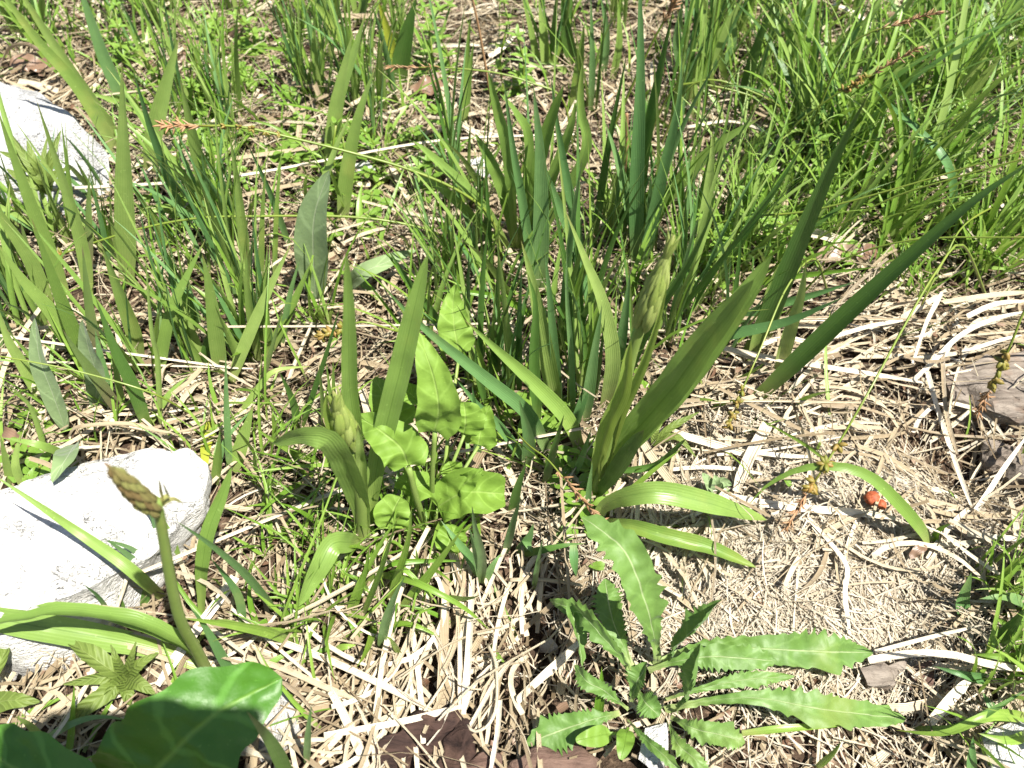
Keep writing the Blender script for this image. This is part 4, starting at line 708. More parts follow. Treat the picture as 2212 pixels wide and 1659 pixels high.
for i, (w_, t, pts, lb) in enumerate([
    (26, 'F', [(370, 432, 1.6), (1000, 430, 2), (1660, 448, 1.5)], 'straight white straw right of the spike under dark blades'), (40, 'F', [(280, 610, 1.5), (800, 715, 1.8), (1590, 845, 1.4)], 'thick cream straw sloping across the matted straw'),
    (36, 'F', [(1500, 830, 1.2), (1640, 700, 2.2), (1800, 550, 2.8), (2000, 450, 3), (2240, 385, 2.6)], 'curved cream straw arching over the log'), (38, 'F', [(1500, 720, 2), (1590, 470, 3), (1690, 265, 3.2)], 'white straw standing askew by the log'),
    (34, 'F', [(1600, 770, 2), (1660, 1000, 1.4), (1760, 1290, 1.4), (1880, 1620, 1)], 'tan straw bent down past the cavity'), (30, 'F', [(1690, 600, 2.4), (1720, 1000, 2), (1790, 1290, 1.6)], 'thin tan straw hanging in front of the cavity'),
    (40, 'F', [(1910, 1650, 1), (2050, 1420, 1.8), (2240, 1160, 2.2)], 'white straw rising right of the cavity'), (48, 'X', [(1560, 1070, .8), (1700, 1092, .9), (1850, 1108, .9), (1935, 1120, .8)], 'long cream straw below the berries'),
    (60, 'F', [(0, 1150, 1), (300, 1245, 1.2), (560, 1320, 1)], 'split cream straw beside the drooping strap leaf'), (90, 'F', [(590, 1110, 1.1), (480, 1290, 1.4), (400, 1530, 1)], 'wide white folded straw beside the downy sprout'),
    (20, 'F', [(0, 995, 1.4), (400, 955, 1.6), (1200, 965, 1)], 'thin white straw crossing the folded straw'), (56, 'I', [(1230, 985, .9), (1500, 940, 1.6), (1750, 940, 1.8), (2000, 1000, 1.6), (2240, 1040, 1.4)], 'wide pale straw strip above the wood chunk'),
    (34, 'I', [(1270, 925, 1), (1600, 830, 1.8), (1940, 755, 2)], 'round tan straw leaning above the wide strip'), (96, 'I', [(1600, 1370, .8), (1720, 1230, 1.4), (1870, 1105, 1.4)], 'broad white straw flake below the wide strip'),
    (36, 'I', [(850, 80, .8), (1000, 250, 1.1), (1090, 390, 1.2), (1075, 560, 1), (1110, 810, .8)], 'curved brown-and-white dead blade on the fibrous mat'), (26, 'H', [(1090, 470, .8), (1300, 468, .8), (1550, 505, .8)], 'pale round straw bridging the dark hollow'),
    (68, 'H', [(1130, 1230, .8), (1320, 1060, 1.2), (1520, 860, 1.4)], 'wide greyish straw strip beside the rosette'), (56, 'H', [(850, 470, .8), (840, 750, 1.2), (830, 1020, 1.2), (800, 1320, .9)], 'wide upright-lying straw below the herb shoots'),
    (34, 'H', [(1070, 520, .8), (1010, 780, 1.1), (960, 1180, .8)], 'narrow straw lying left of the dark hollow'), (40, 'H', [(770, 770, .9), (775, 1000, 1), (770, 1290, .9)], 'jointed straw stalk on the straw bed'),
    (24, 'H', [(950, 880, .9), (1000, 1000, 1.1), (1005, 1250, 1.2), (960, 1380, 1.2), (870, 1430, 1.1), (820, 1390, 1)], 'looped thin straw curling on the straw bed'), (34, 'H', [(600, 790, .8), (660, 950, .9), (740, 1180, .8)], 'dark-noded straw on the straw bed'),
    (46, 'H', [(1030, 1230, .9), (1010, 1450, 1.2), (975, 1680, 1)], 'cream straw running off below the looped one'), (42, 'X', [(560, 1370, .8), (730, 1435, 1), (850, 1490, 1), (935, 1535, .9)], 'long flat straw slanting to the dark bark lump'),
    (40, 'X', [(700, 1590, .9), (850, 1560, 1.2), (1000, 1525, 1)], 'straw lying over the dark bark lump'), (44, 'G', [(1560, 960, .9), (1800, 1030, 1), (2080, 1160, .9), (2240, 1230, .9)], 'flat straw right of the broad glossy leaf'),
    (26, 'C', [(80, 805, 2), (380, 770, 2.2), (700, 880, 2), (1010, 950, 1.6)], 'kinked cream straw in front of the long dark blade'), (24, 'C', [(720, 1060, 1.2), (1000, 1035, 1.4), (1300, 1055, 1.2)], 'straw in the shaded gap beyond the dark blades'), (34, 'C', [(1940, 1320, 1.4), (2240, 1288, 1.6)], 'white straw beyond the huge dark blade'),
    (34, 'C', [(690, 960, 1.2), (740, 840, 2), (790, 720, 2.6)], 'short standing straw in grass'), (40, 'C', [(2000, 270, 2.5), (2100, 235, 3), (2212, 250, 2.6)], 'white curled straw in bright far grass'), (50, 'C', [(1000, 30, 2), (1130, 80, 2.2), (1270, 190, 1.6)], 'thick straw among far grass'),
    (40, 'B', [(960, 360, .8), (1040, 300, 1.2), (1120, 225, 1)], 'broad straw stub on the bare patch'), (26, 'B', [(560, 740, 1.6), (720, 760, 2.4), (830, 820, 2.2), (1000, 930, 1.2)], 'curved white straw arching behind strap leaves'),
    (30, 'B', [(600, 290, .8), (760, 290, 1), (900, 285, .8)], 'pale straw on the bare patch'), (70, 'E', [(1560, 450, 1.5), (1545, 580, 1.8), (1520, 760, 1.2)], 'tan broad straw behind blue-green blades'), (44, 'I', [(1850, 180, 1), (2040, 200, 1.2), (2240, 205, 1.2)], 'thick straw at the right by the log'), (30, 'I', [(1680, 170, .9), (1900, 330, 1.1), (2080, 450, 1)], 'thin white straw sloping at the right'),
    (34, 'F', [(980, 555, 1.8), (1200, 490, 2.2), (1450, 450, 2)], 'short white straw under the straight one'), (30, 'F', [(1820, 640, 2.4), (2000, 590, 2.8), (2200, 540, 2.6)], 'pale straw across the log top'), (44, 'F', [(1700, 330, 2.2), (1950, 300, 2.6), (2240, 265, 2.4)], 'pale straw band beyond the log'), (40, 'F', [(1850, 420, 2.4), (2040, 345, 2.8), (2240, 320, 2.6)], 'white straw curving beyond the log')]):
    straw(lb, t, w_ if t != 'X' else w_ * .42, pts, 'pale' if i % 5 else 'straw', round_=(w_ < 28))
for w_, t, pts, lb in [(64, 'D', [(440, 1180, .8), (500, 1120, 1.8), (800, 1105, 2.2), (1080, 1160, 2), (1280, 1110, 2.4), (1330, 1030, 2.6), (1270, 960, 2)], 'long twisted dead blade curling above the bright rock'), (56, 'D', [(230, 900, 1.2), (430, 990, 1.6), (600, 1080, 1.2)], 'wide pale dead blade under the downy leaf'),
                       (50, 'D', [(1010, 860, 1), (1050, 740, 1.8), (1180, 720, 1.6), (1320, 760, 1.2)], 'thin curled dead blade in the left grass'), (60, 'D', [(1120, 1000, 1), (1230, 850, 1.8), (1390, 790, 1.6)], 'folded dead blade in the left grass'), (54, 'D', [(1180, 960, 1.2), (1300, 925, 2), (1390, 1010, 1.6)], 'pale hooked dead blade above the rock'),
                       (66, 'D', [(900, 1110, 1), (1000, 1200, 1.4), (1130, 1300, 1)], 'dead blade slanting to the rock edge'), (50, 'D', [(1320, 1500, .8), (1300, 1600, 1), (1280, 1700, .8)], 'dead blade end hanging at the rock corner'), (70, 'A', [(0, 420, 1.5), (60, 320, 3), (150, 285, 3.4), (250, 320, 2.6)], 'tan curled dead blade behind the sloping rock'), (50, 'G', [(1700, 1050, .9), (1900, 1200, 1.2), (2010, 1340, 1)], 'tan flat dead blade by the broad glossy leaf')]:
    straw(lb, t, w_ * .66, pts, 'tan' if t != 'D' else 'straw', kind='dead', group='dead leaf blades', name='withered_grass')
for w_, t, pts, lb in [(170, 'B', [(480, 580, .8), (600, 530, 1.2), (720, 500, .8)], 'brown dead leaf on the bare straw patch'), (150, 'A', [(1150, 330, .8), (1270, 285, 1.3), (1380, 300, .9)], 'pinkish brown dead leaf among small herbs'), (70, 'I', [(1490, 330, .8), (1540, 285, 1.1), (1590, 260, .9)], 'reddish dead leaf in the hollow by the arching shoot'),
                       (160, 'A', [(60, 430, .8), (180, 390, 1.2), (300, 420, .8)], 'rusty dead leaf behind the sloping rock'), (90, 'C', [(1340, 120, 1), (1370, 80, 1.6), (1390, 60, 1)], 'small pinkish dead leaf in far grass'), (150, 'C', [(900, 1640, .8), (1000, 1600, 1.2), (1180, 1600, .8)], 'pink-brown dead leaf in the shade under dark blades'), (120, 'C', [(1160, 1640, .8), (1230, 1590, 1.2), (1300, 1600, .8)], 'small brown dead leaf in the shade under dark blades'),
                       (90, 'D', [(0, 1100, .8), (90, 1190, 1.2), (200, 1240, .8)], 'brown dead leaf scrap left of the bright rock')]:
    straw(lb, t, w_, pts, 'rust', kind='ovate', group='brown dead leaves', name='dead_leaf')

# berries
for px, py, r_, lb in [(1884, 1076, .0046, 'larger orange-red berry on matted straw'), (1904, 1090, .0033, 'smaller orange-red berry touching the larger one')]:
    bm = bmesh.new(); bmesh.ops.create_icosphere(bm, subdivisions=3, radius=r_)
    for v in bm.verts: v.co += v.normal * mnoise.noise(v.co * 420) * r_ * .16; v.co.z *= .9
    me = bpy.data.meshes.new('berry'); bm.to_mesh(me); bm.free(); me.materials.append(M['berry']); me.polygons.foreach_set('use_smooth', [True] * len(me.polygons))
    o = bpy.data.objects.new('berry', me); COL.objects.link(o); o.location = P(px, py, 1.2); tag(o, lb, 'berry', 'orange berries')

# ------------------------------------------------------------------ scattered tufts and small herbs (copies of a few models)
def proto_tuft(kind, i):
    r = np.random.default_rng(900 + i); spec = dict(broad=(7, .09, .20, .0020, .0042), thin=(9, .06, .16, .0012, .0027), mid=(10, .10, .23, .0012, .0029), pale=(10, .09, .21, .0012, .0030), lush=(11, .09, .20, .0012, .0030), fine=(9, .035, .085, .0009, .0016))[kind]
    out = []
    for k in range(spec[0]):
        L = r.uniform(spec[1], spec[2]); hw = r.uniform(spec[3], spec[4]); az = r.uniform(0, 2 * np.pi); lean = r.uniform(.02, .34) if kind in ('mid', 'pale') else r.uniform(.05, .55) if kind != 'fine' else r.uniform(.15, .9); cur = r.uniform(.0, .6) if kind in ('mid', 'pale') else r.uniform(.5, 1.6) if kind == 'lush' else r.uniform(.1, 1.0)
        s = np.linspace(0, 1, 11); a = lean + cur * s ** 1.5; dz = np.cos(a); dr = np.sin(a)
        x = np.concatenate([[0], np.cumsum(dr[:-1])]) * L / 10; z = np.concatenate([[0], np.cumsum(dz[:-1])]) * L / 10
        b0 = r.normal(0, .006, 2); ca, sa = math.cos(az), math.sin(az)
        c = np.stack([b0[0] + x * ca, b0[1] + x * sa, z - .004], -1)
        up = np.broadcast_to(np.array([-ca * .6, -sa * .6, .8]), c.shape) + r.normal(0, .35, 3)
        V, F, co = ribbon(c, hw, up, r.uniform(.2, .5), 2 if kind != 'broad' else 4, (r.uniform(-.5, .5), r.uniform(-.9, .9)), 'grass', 9000 + i * 50 + k)
        me = bpy.data.meshes.new('blade'); me.from_pydata(V.tolist(), [], F); me.polygons.foreach_set('use_smooth', [True] * len(me.polygons))
        a_ = me.attributes.new('leafco', 'FLOAT_VECTOR', 'POINT'); a_.data.foreach_set('vector', co.astype(np.float32).ravel())
        me.materials.append(M[{'broad': 'grass' if r.random() < .6 else 'blue', 'thin': 'fine' if r.random() < .6 else 'grass', 'mid': ('grass', 'grass', 'blue', 'dark', 'fine')[int(r.random() * 5)], 'pale': ('grass', 'grass', 'fine', 'grass', 'blue')[int(r.random() * 5)], 'lush': ('fine', 'fine', 'grass', 'dark')[int(r.random() * 4)], 'fine': 'fine'}[kind]]); out.append(me)
    return out
PT = {k: [proto_tuft(k, j * 7 + n_) for n_ in range(5)] for j, k in enumerate(('broad', 'thin', 'fine', 'mid', 'lush', 'pale'))}
LB = dict(broad='tuft of wide upright grass blades', thin='tuft of slender bright grass', fine='short tuft of fine bright grass', mid='upright tuft of narrow grass blades', lush='lush tuft of arching grass blades', pale='upright tuft of pale narrow grass blades')
def scatter_tuft(kind, p, s, where):
    o = thing('grass_tuft', LB[kind] + ' ' + where, 'grass', p, kind + ' grass ' + where); o.rotation_euler = (0, 0, random.uniform(0, 6.28)); o.scale = (s, s, s * random.uniform(.85, 1.15))
    for me in random.choice(PT[kind]):
        c = bpy.data.objects.new('blade', me); c.parent = o; COL.objects.link(c)
for kind, n_, (x0, y0, x1, y1), s, where in [
    ('broad', 9, (0, 400, 680, 860), .72, 'between the two white rocks'), ('broad', 3, (-150, -60, 250, 200), 1, 'behind the sloping rock'), ('broad', 4, (650, -60, 900, 250), .9, 'left of the bare straw patch'),
    ('broad', 10, (1150, -60, 1650, 220), .9, 'behind the blue-green tuft'), ('broad', 3, (950, 420, 1450, 800), .75, 'around the back strap-leaf clump'), ('broad', 5, (1700, -60, 2212, 250), .85, 'in the far dense grass'),
    ('thin', 26, (1620, -60, 2300, 560), .9, 'in the dense patch beyond the long dark blades'), ('thin', 9, (280, -30, 950, 240), .75, 'in the herb patch behind the rock'), ('thin', 7, (1150, 430, 1650, 720), .75, 'around the tall bud spike'),
    ('thin', 8, (1540, 440, 1980, 640), .7, 'at the foot of the long dark blades'), ('thin', 9, (2110, 1230, 2300, 1660), .55, 'by the small white stone'), ('thin', 5, (650, 420, 1050, 800), .7, 'around the silvery leaf'), ('thin', 8, (2000, 440, 2280, 610), .7, 'beyond the log'),
    ('fine', 26, (570, 940, 1010, 1390), .75, 'around the plump bud plant'), ('fine', 4, (-60, 690, 250, 960), .9, 'beside the downy leaves'), ('fine', 10, (250, 60, 900, 480), .85, 'among the low herbs behind'), ('fine', 7, (1000, 560, 1300, 1060), .8, 'under the blue-green blades'),
    ('fine', 4, (440, 880, 640, 1100), .8, 'at the bright rock corner'), ('fine', 4, (0, 0, 260, 180), .9, 'behind the rusty dead leaf'), ('fine', 8, (1600, 420, 2000, 660), .8, 'in the shaded gap by the dark blades'),
    ('pale', 8, (-40, 480, 330, 860), .72, 'beside the sloping rock'), ('pale', 13, (340, 440, 740, 830), .72, 'around the downy leaf'), ('mid', 5, (900, 560, 1120, 900), .65, 'behind the crinkled herb'), ('mid', 9, (1060, 520, 1420, 960), .75, 'in the tight centre tuft'),
    ('mid', 8, (1400, 470, 1640, 760), .72, 'right of the tall spike'), ('mid', 5, (980, 340, 1500, 560), .8, 'in the back strap-leaf clump'), ('mid', 13, (1180, -20, 1650, 330), .85, 'behind the tallest blades'), ('pale', 8, (600, -20, 880, 330), .75, 'left of the bare patch'), ('pale', 8, (230, -20, 620, 330), .7, 'beyond the leaning tuft'),
    ('lush', 40, (1660, -60, 2300, 470), .92, 'in the far right meadow'), ('lush', 9, (1560, 300, 1960, 600), .72, 'behind the long dark blades'), ('lush', 6, (40, -30, 560, 140), .75, 'at the far left')]:
    for _ in range(n_):
        p = P(random.uniform(x0, x1), random.uniform(y0, y1)); scatter_tuft(kind, p, s * random.uniform(.75, 1.25), where)

def proto_herb(i, whorled):
    r = np.random.default_rng(40 + i); out = []; H = r.uniform(.02, .045) if whorled else .008
    st = np.array([[0, 0, -.004], [r.normal(0, .004), r.normal(0, .004), H * .5], [r.normal(0, .006), r.normal(0, .006), H]]); c = smooth(st, 8)
    out.append(('stem', *tube(c, .0007, 5, .5), 'sedge'))
    for wv in range(4 if whorled else 2):
        f = (wv + 1) / 4 if whorled else .4 + .5 * wv; p = c[int(f * 7)]; k = 5 if whorled else 4; L = (.017 - .009 * f) if whorled else .016 - .006 * wv
        for j in range(k):
            az = 2 * np.pi * j / k + wv * .5 + r.normal(0, .15); el = r.uniform(.2, .8) if whorled else r.uniform(.1, .5); s = np.linspace(0, 1, 7)[:, None]
            d = np.array([math.cos(az) * math.cos(el), math.sin(az) * math.cos(el), math.sin(el)]); cc = p + s * d * L * r.uniform(.8, 1.2) + np.array([0, 0, -1.]) * s ** 2 * L * .3
            out.append(('leaf', *ribbon(cc, L * (.16 if whorled else .27), np.broadcast_to([0, 0, 1.], cc.shape), .25, 2, (r.normal(0, .2), 0), 'lance' if whorled else 'petiolate', 5000 + i * 60 + wv * 9 + j), 'whorl'))
    ms = []
    for nm, V, F, co, mk in out:
        me = bpy.data.meshes.new(nm); me.from_pydata(V.tolist(), [], F); me.polygons.foreach_set('use_smooth', [True] * len(me.polygons))
        a_ = me.attributes.new('leafco', 'FLOAT_VECTOR', 'POINT'); a_.data.foreach_set('vector', co.astype(np.float32).ravel()); me.materials.append(M[mk]); ms.append((nm, me))
    return ms
PH = {True: [proto_herb(i, True) for i in range(3)], False: [proto_herb(i + 5, False) for i in range(3)]}
for whorled, n_, (x0, y0, x1, y1), where in [(True, 14, (1650, 100, 2212, 560), 'in the dense bright grass'), (True, 9, (1480, 470, 1690, 630), 'right of the tall spike'), (True, 6, (920, 60, 1120, 220), 'on the bare straw patch'), (True, 12, (150, 40, 700, 260), 'behind the sloping rock'),
        (False, 15, (230, 60, 900, 360), 'behind the wide left blades'), (False, 12, (380, 280, 950, 520), 'around the long bleached straw'), (True, 5, (700, 330, 1000, 420), 'behind the silvery leaf'), (False, 8, (1750, 250, 2150, 600), 'under the dense bright grass'),
        (False, 6, (1050, 850, 1300, 1180), 'at the foot of the tall spike'), (False, 4, (20, 900, 130, 1060), 'beside the bright rock')]:
    for _ in range(n_):
        p = P(random.uniform(x0, x1), random.uniform(y0, y1), .2)
        o = thing('whorled_herb' if whorled else 'small_leaf_herb', ('small herb with whorls of narrow leaves ' if whorled else 'tiny low herb with rounded leaves ') + where, 'herb', p, 'little herbs ' + where)
        s = random.uniform(.8, 1.5); o.scale = (s, s, s); o.rotation_euler = (random.uniform(-.3, .3), random.uniform(-.3, .3), random.uniform(0, 6.28))
        for nm, me in random.choice(PH[whorled]):
            c = bpy.data.objects.new(nm, me); c.parent = o; COL.objects.link(c)

# ------------------------------------------------------------------ thatch and low grass (past counting)
def to_px(x, y, z=0.0):
    d = np.stack([x, y, z - CAM_H + 0 * x], -1); dz = d @ FWD; return 1106 + FPX * d[..., 0] / dz, 829.5 - FPX * (d @ UPV) / dz

def bundle(name, pos, head, pitch, L, hw, bend, bendv, m, label, tint, segs=4, fold=.35, lift=None, roll=None, upright=False, profk='straw'):
    """many thin ribbons as one mesh: pos Nx3, heading, pitch, length, half width, sideways and vertical bend"""
    n = len(pos); s = np.linspace(0, 1, segs + 1)[None, :]
    h = head[:, None] + bend[:, None] * (s - .5); e = pitch[:, None] + bendv[:, None] * s
    st = (L / segs)[:, None]
    dx, dy, dz = np.cos(h) * np.cos(e) * st, np.sin(h) * np.cos(e) * st, np.sin(e) * st
    cx = np.concatenate([np.zeros((n, 1)), np.cumsum(dx[:, :-1], 1)], 1); cy = np.concatenate([np.zeros((n, 1)), np.cumsum(dy[:, :-1], 1)], 1); cz = np.concatenate([np.zeros((n, 1)), np.cumsum(dz[:, :-1], 1)], 1)
    if not upright: cx -= cx.mean(1, keepdims=True); cy -= cy.mean(1, keepdims=True)
    C = np.stack([pos[:, :1] + cx, pos[:, 1:2] + cy, pos[:, 2:3] + cz], -1)
    if not upright: C[..., 2] += ground(C[..., 0], C[..., 1]) - ground(pos[:, 0], pos[:, 1])[:, None]
    T = unit(np.stack([dx, dy, dz], -1)); ro = (rng.normal(0, .5, n) if roll is None else roll)[:, None, None]
    S = unit(np.cross(T, np.array([0, 0, 1.]))); Nn = np.cross(S, T); S, Nn = S * np.cos(ro) + Nn * np.sin(ro), Nn * np.cos(ro) - S * np.sin(ro)
    W = hw[:, None] * (prof('grass', s) if profk == 'grass' else (1 - .45 * np.abs(s - .45)))
    V = np.stack([C - S * W[..., None] + Nn * (W * fold)[..., None], C, C + S * W[..., None] + Nn * (W * fold)[..., None]], 2)
    k = (segs + 1) * 3; base = (np.arange(n) * k)[:, None]
    q = np.array([(i * 3 + j, i * 3 + j + 1, (i + 1) * 3 + j + 1, (i + 1) * 3 + j) for i in range(segs) for j in range(2)]).ravel()[None]
    idx = (base + q).ravel(); nf = n * segs * 2
    me = bpy.data.meshes.new(name); me.vertices.add(n * k); me.vertices.foreach_set('co', V.astype(np.float32).ravel())
    me.loops.add(nf * 4); me.loops.foreach_set('vertex_index', idx.astype(np.int32)); me.polygons.add(nf); me.polygons.foreach_set('loop_start', np.arange(nf, dtype=np.int32) * 4)
    me.polygons.foreach_set('use_smooth', np.ones(nf, bool))
    co = np.zeros((n, segs + 1, 3, 3), np.float32); co[..., 0] = np.array([-1, 0, 1]); co[..., 1] = s[0][None, :, None]; co[..., 2] = tint[:, None, None]
    a = me.attributes.new('leafco', 'FLOAT_VECTOR', 'POINT'); a.data.foreach_set('vector', co.ravel()); me.materials.append(m); me.update(); me.validate()
    o = bpy.data.objects.new(name, me); COL.objects.link(o); o['kind'] = 'stuff'; o['label'] = label; return o

def field(n, x0=-.95, x1=.95, y0=-.15, y1=1.75):   # denser where the picture looks
    x = rng.uniform(x0, x1, n); y = rng.uniform(y0, y1, n); px, py = to_px(x, y)
    inside = (px > -150) & (px < 2360) & (py > -250) & (py < 1800)
    k = inside | (rng.random(n) < .35); return x[k], y[k], px[k], py[k]

def inr(px, py, *rs):
    m_ = np.zeros(len(px), bool)
    for a, b, c_, d in rs: m_ |= (px > a) & (py > b) & (px < c_) & (py < d)
    return m_

x, y, px, py = field(46000)
bare = inr(px, py, (1090, 1280, 1210, 1400), (2010, 900, 2140, 1020), (1900, 1420, 2000, 1540), (850, 1560, 1000, 1700))
mat_ = inr(px, py, (1480, 1010, 2000, 1380))
keep = ~(bare & (rng.random(len(x)) < .85)) & ~(mat_ & (rng.random(len(x)) < .12))
x, y, px, py = x[keep], y[keep], px[keep], py[keep]; n = len(x)
head = rng.uniform(0, 2 * np.pi, n)
vert = inr(px, py, (780, 1180, 1250, 1700), (1280, 1000, 1560, 1450)); head = np.where(vert, rng.normal(1.5, .55, n), head)
hor = inr(px, py, (1560, 600, 2300, 900)); head = np.where(hor, rng.normal(.15, .45, n), head)
L = rng.gamma(2.2, .0175, n) + .008; hw = rng.gamma(1.5, .00052, n) + .0003
tint = np.clip(rng.beta(1.7, 1.35, n), 0, 1)
z = ground(x, y) + rng.exponential(.0045, n) - .003
ros = inr(px, py, (1150, 1290, 1980, 1700)); z = np.where(ros, np.minimum(z, ground(x, y) + .001), z); L = np.where(ros, L * .6, L)
bundle('straw_litter', np.stack([x, y, z], -1), head, rng.normal(0, .10, n), L, hw, rng.normal(0, .30, n), rng.normal(0, .16, n), M['straw'], 'thick litter of dry straw and dead grass', tint)
x, y, px, py = field(30000); k = ~inr(px, py, (1150, 1290, 1980, 1700)); x, y = x[k], y[k]; n = len(x)
bundle('fine_straw_litter', np.stack([x, y, ground(x, y) + rng.exponential(.0055, n) - .002], -1), rng.uniform(0, 6.28, n), rng.normal(0, .16, n), rng.gamma(3, .009, n) + .008, rng.uniform(.00018, .00055, n), rng.normal(0, 1.0, n), rng.normal(0, .35, n), M['straw'], 'thin dry stalks and fibres through the litter', np.clip(rng.beta(1.2, 1.2, n), 0, 1))
# fine fibrous mat
x = rng.normal(0, 1, 12000); y = rng.normal(0, 1, 12000); pc = P(1740, 1170); x = pc[0] + x * .062; y = pc[1] + y * .045; n = len(x)
bundle('fibre_mat', np.stack([x, y, ground(x, y) + rng.exponential(.0016, n)], -1), 2.2 * np.sin(x * 55) * np.cos(y * 47) + 1.0 + rng.normal(0, .8, n), rng.normal(0, .05, n), rng.uniform(.008, .040, n), rng.uniform(.00015, .00060, n), rng.normal(0, .7, n), rng.normal(0, .12, n), M['pale'], 'felted mat of fine dry plant fibres', np.clip(rng.normal(.6, .3, n), 0, 1))
# short soil crumbs and chips
x, y, px, py = field(9000); n = len(x)
bundle('leaf_crumbs', np.stack([x, y, ground(x, y) + rng.uniform(-.002, .004, n)], -1), rng.uniform(0, 6.28, n), rng.normal(0, .3, n), rng.uniform(.003, .010, n), rng.uniform(.0008, .0028, n), rng.normal(0, .6, n), rng.normal(0, .5, n), M['rust'], 'crumbled brown leaf bits on the soil', rng.random(n), segs=2)

# low grass between the tufts
x, y, px, py = field(60000); dens = np.full(len(x), .10)
for a, b, c_, d, q in [(1560, -300, 2500, 620, .62), (0, -300, 900, 500, .34), (-300, -300, 2600, -60, .5), (900, 350, 1650, 900, .28), (0, 500, 700, 900, .18), (560, 880, 1020, 1400, .42), (2080, 1230, 2500, 1700, .34), (1550, 630, 2500, 1240, .015),
                       (1250, 1120, 2080, 1700, .012), (780, 1380, 1300, 1700, .02), (1010, 1080, 1300, 1400, .04), (900, 0, 1150, 330, .05), (0, 960, 440, 1480, .02), (0, 1480, 560, 1700, .06), (0, 180, 240, 480, .02)]:
    dens = np.where((px > a) & (py > b) & (px < c_) & (py < d), q, dens)
k = rng.random(len(x)) < dens * .55; x, y, px, py = x[k], y[k], px[k], py[k]; n = len(x)
bundle('low_grass', np.stack([x, y, ground(x, y) - .003], -1), rng.uniform(0, 6.28, n), rng.uniform(.55, 1.45, n), rng.gamma(4, .010, n) + .012, rng.gamma(3, .00028, n) + .0004, rng.normal(0, .5, n), rng.normal(-.5, .5, n), M['fine'], 'short fine green grass growing through the straw', rng.random(n), segs=5, upright=True, profk='grass')
# tiny ground leaves
x, y, px, py = field(30000); k = inr(px, py, (180, -100, 950, 480), (1620, -100, 2300, 600)) & (rng.random(len(x)) < .22) | (rng.random(len(x)) < .012); x, y = x[k], y[k]; n = len(x)
bundle('ground_cover', np.stack([x, y, ground(x, y) + rng.uniform(.001, .012, n)], -1), rng.uniform(0, 6.28, n), rng.uniform(-.1, .7, n), rng.uniform(.005, .014, n), rng.uniform(.0012, .0030, n), rng.normal(0, .2, n), rng.normal(-.3, .3, n), M['whorl'], 'low creeping ground cover of tiny green leaves', rng.random(n), segs=4, upright=True, profk='grass')

# larger loose straws on top of the litter, each its own
cnt = 0
ZONES = [((800, 1200, 1300, 1659), 62, 1.5, .4, 'on the straw bed around the dark hollow'), ((1280, 900, 1560, 1290), 46, 1.4, .5, 'under the drooping strap leaves'), ((1480, 1000, 2000, 1290), 26, .5, 1.0, 'across the fibrous mat'), ((1560, 640, 2212, 1000), 85, .2, .6, 'piled beside the log'), ((440, 1250, 900, 1659), 25, 0, 3, 'between glossy leaf and bark lump'),
         ((0, 850, 450, 980), 14, 0, .6, 'heaped behind the bright rock'), ((900, 0, 1200, 400), 24, .1, .6, 'on the bare patch at the back'), ((500, 780, 700, 1100), 12, 0, 3, 'left of the plump bud'), ((1900, 1100, 2212, 1600), 22, .3, .8, 'below the cavity'), ((0, 1480, 300, 1659), 10, 0, 3, 'under the olive herb')]
for (x0, y0, x1, y1), n_, hm, hs, where in ZONES:
    for _ in range(n_):
        p = P(random.uniform(x0, x1), random.uniform(y0, y1), random.uniform(.5, 1.0)); hd = random.gauss(hm, hs); Ls = random.uniform(.035, .085); bd = random.gauss(0, .5)
        s = np.linspace(-.5, .5, 9); c = np.stack([p[0] + np.cos(hd + bd * s) * s * Ls, p[1] + np.sin(hd + bd * s) * s * Ls, 0 * s], -1)
        c[:, 2] = ground(c[:, 0], c[:, 1]) + .006 + .004 * random.random() + s * random.gauss(0, .05) * Ls
        qx, qy = to_px(c[:, 0], c[:, 1], c[:, 2])
        if inr(qx, qy, (1170, 1290, 1960, 1700)).any(): continue
        r = np.random.default_rng(nseed()); V, F, co = ribbon(c, random.uniform(.0006, .0020), np.broadcast_to([r.normal(0, .4), r.normal(0, .4), 1.], c.shape), .4, 2, (r.normal(0, .4), r.normal(0, .5)), 'straw', SEED[0], r.uniform(.35, 1))
        o = link_mesh('straw_blade', V, F, M['straw' if random.random() < .7 else 'pale'], None, p, co); tag(o, 'loose flat straw blade lying ' + where, 'straw', 'loose straw blades ' + where)

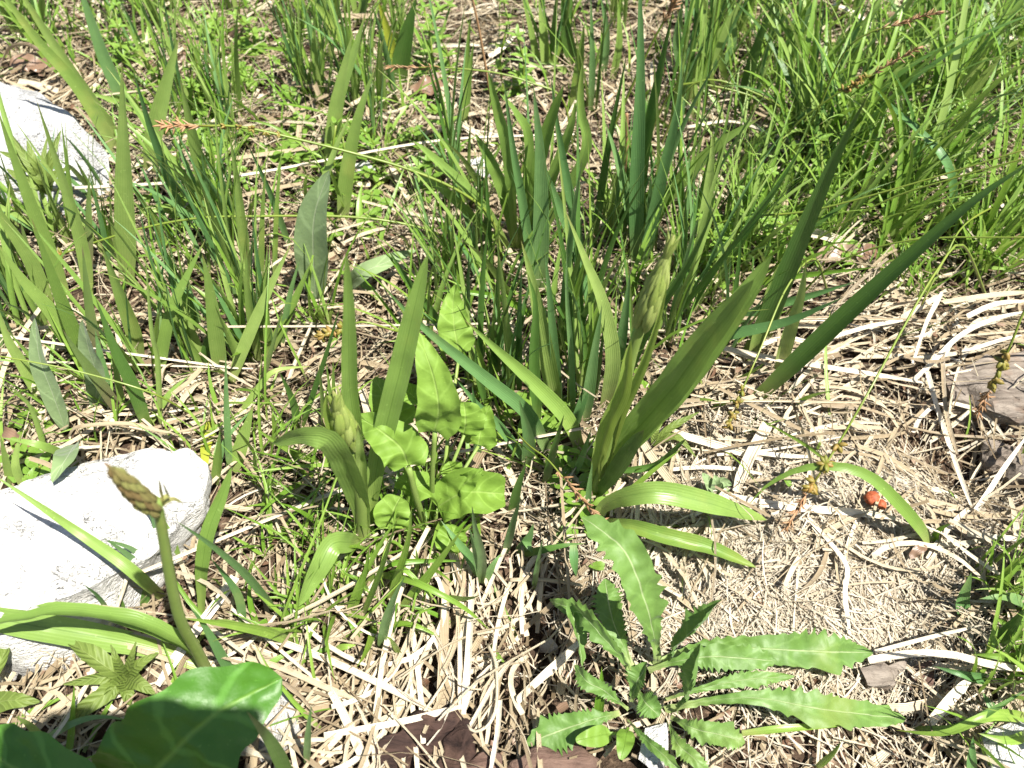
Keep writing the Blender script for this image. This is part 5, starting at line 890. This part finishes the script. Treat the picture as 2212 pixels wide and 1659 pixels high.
def prism(cx, cy, cz, sx, sy, sz, bev=.004):
    bm = bmesh.new(); bmesh.ops.create_cube(bm, size=1)
    for v in bm.verts: v.co = Vector((v.co.x * sx, v.co.y * sy, v.co.z * sz))
    bmesh.ops.bevel(bm, geom=bm.edges[:], offset=bev, segments=3, affect='EDGES', profile=.5)
    V = np.array([tuple(v.co) for v in bm.verts]) + (cx, cy, cz); bm.verts.index_update(); F = [tuple(v.index for v in f.verts) for f in bm.faces]; bm.free(); return V, F
def plain(name, col, rough):
    g = N(name); n = g.noise(900, 2, g.obj()); return g.finish(col, g.ramp(n, 0, 1, rough - .05, rough + .1), .5, g.bump(n, .2, .0002))
M['casing'] = plain('camera_casing_black', (.02, .02, .022), .4); M['metal'] = plain('tripod_grey', (.22, .22, .23), .35)
o = thing('compact_camera', 'black compact camera on a small tripod taking the picture', 'camera', (0, 0, CAM_H)); o.rotation_euler = cam.rotation_euler
V, F = prism(0, -.004, .045, .105, .062, .026); link_mesh('body', V, F, M['casing'], o)
V, F = prism(-.043, -.004, .030, .016, .050, .012, .003); link_mesh('grip', V, F, M['casing'], o)
V, F = prism(-.030, .029, .045, .014, .006, .012, .002); link_mesh('shutter_button', V, F, M['metal'], o)
V, F, co = tube(np.array([[0, 0, .012], [0, 0, .02], [0, 0, .034]]), [.021, .023, .024], 24); link_mesh('lens_barrel', V, F, M['metal'], o)
o = thing('tripod', 'small grey tripod carrying the compact camera', 'tripod', (0, -.04, 0)); top = np.array([0, -.050, .44])
for fx, fy in ((-.30, -.16), (.30, -.16), (.0, -.46)):
    c = np.linspace(top - (0, 0, .03), np.array([fx, fy, float(ground(fx, fy)) - .004]), 6); V, F, co = tube(c, np.linspace(.007, .005, 6), 8); link_mesh('leg', V, F, M['metal'], o, (0, -.04, 0))
V, F = prism(0, -.050 + .04, .415, .026, .026, .03, .004); link_mesh('head', V, F, M['metal'], o)
print('objects', len(bpy.data.objects), 'tris', sum(len(m_.polygons) for m_ in bpy.data.meshes) * 2)
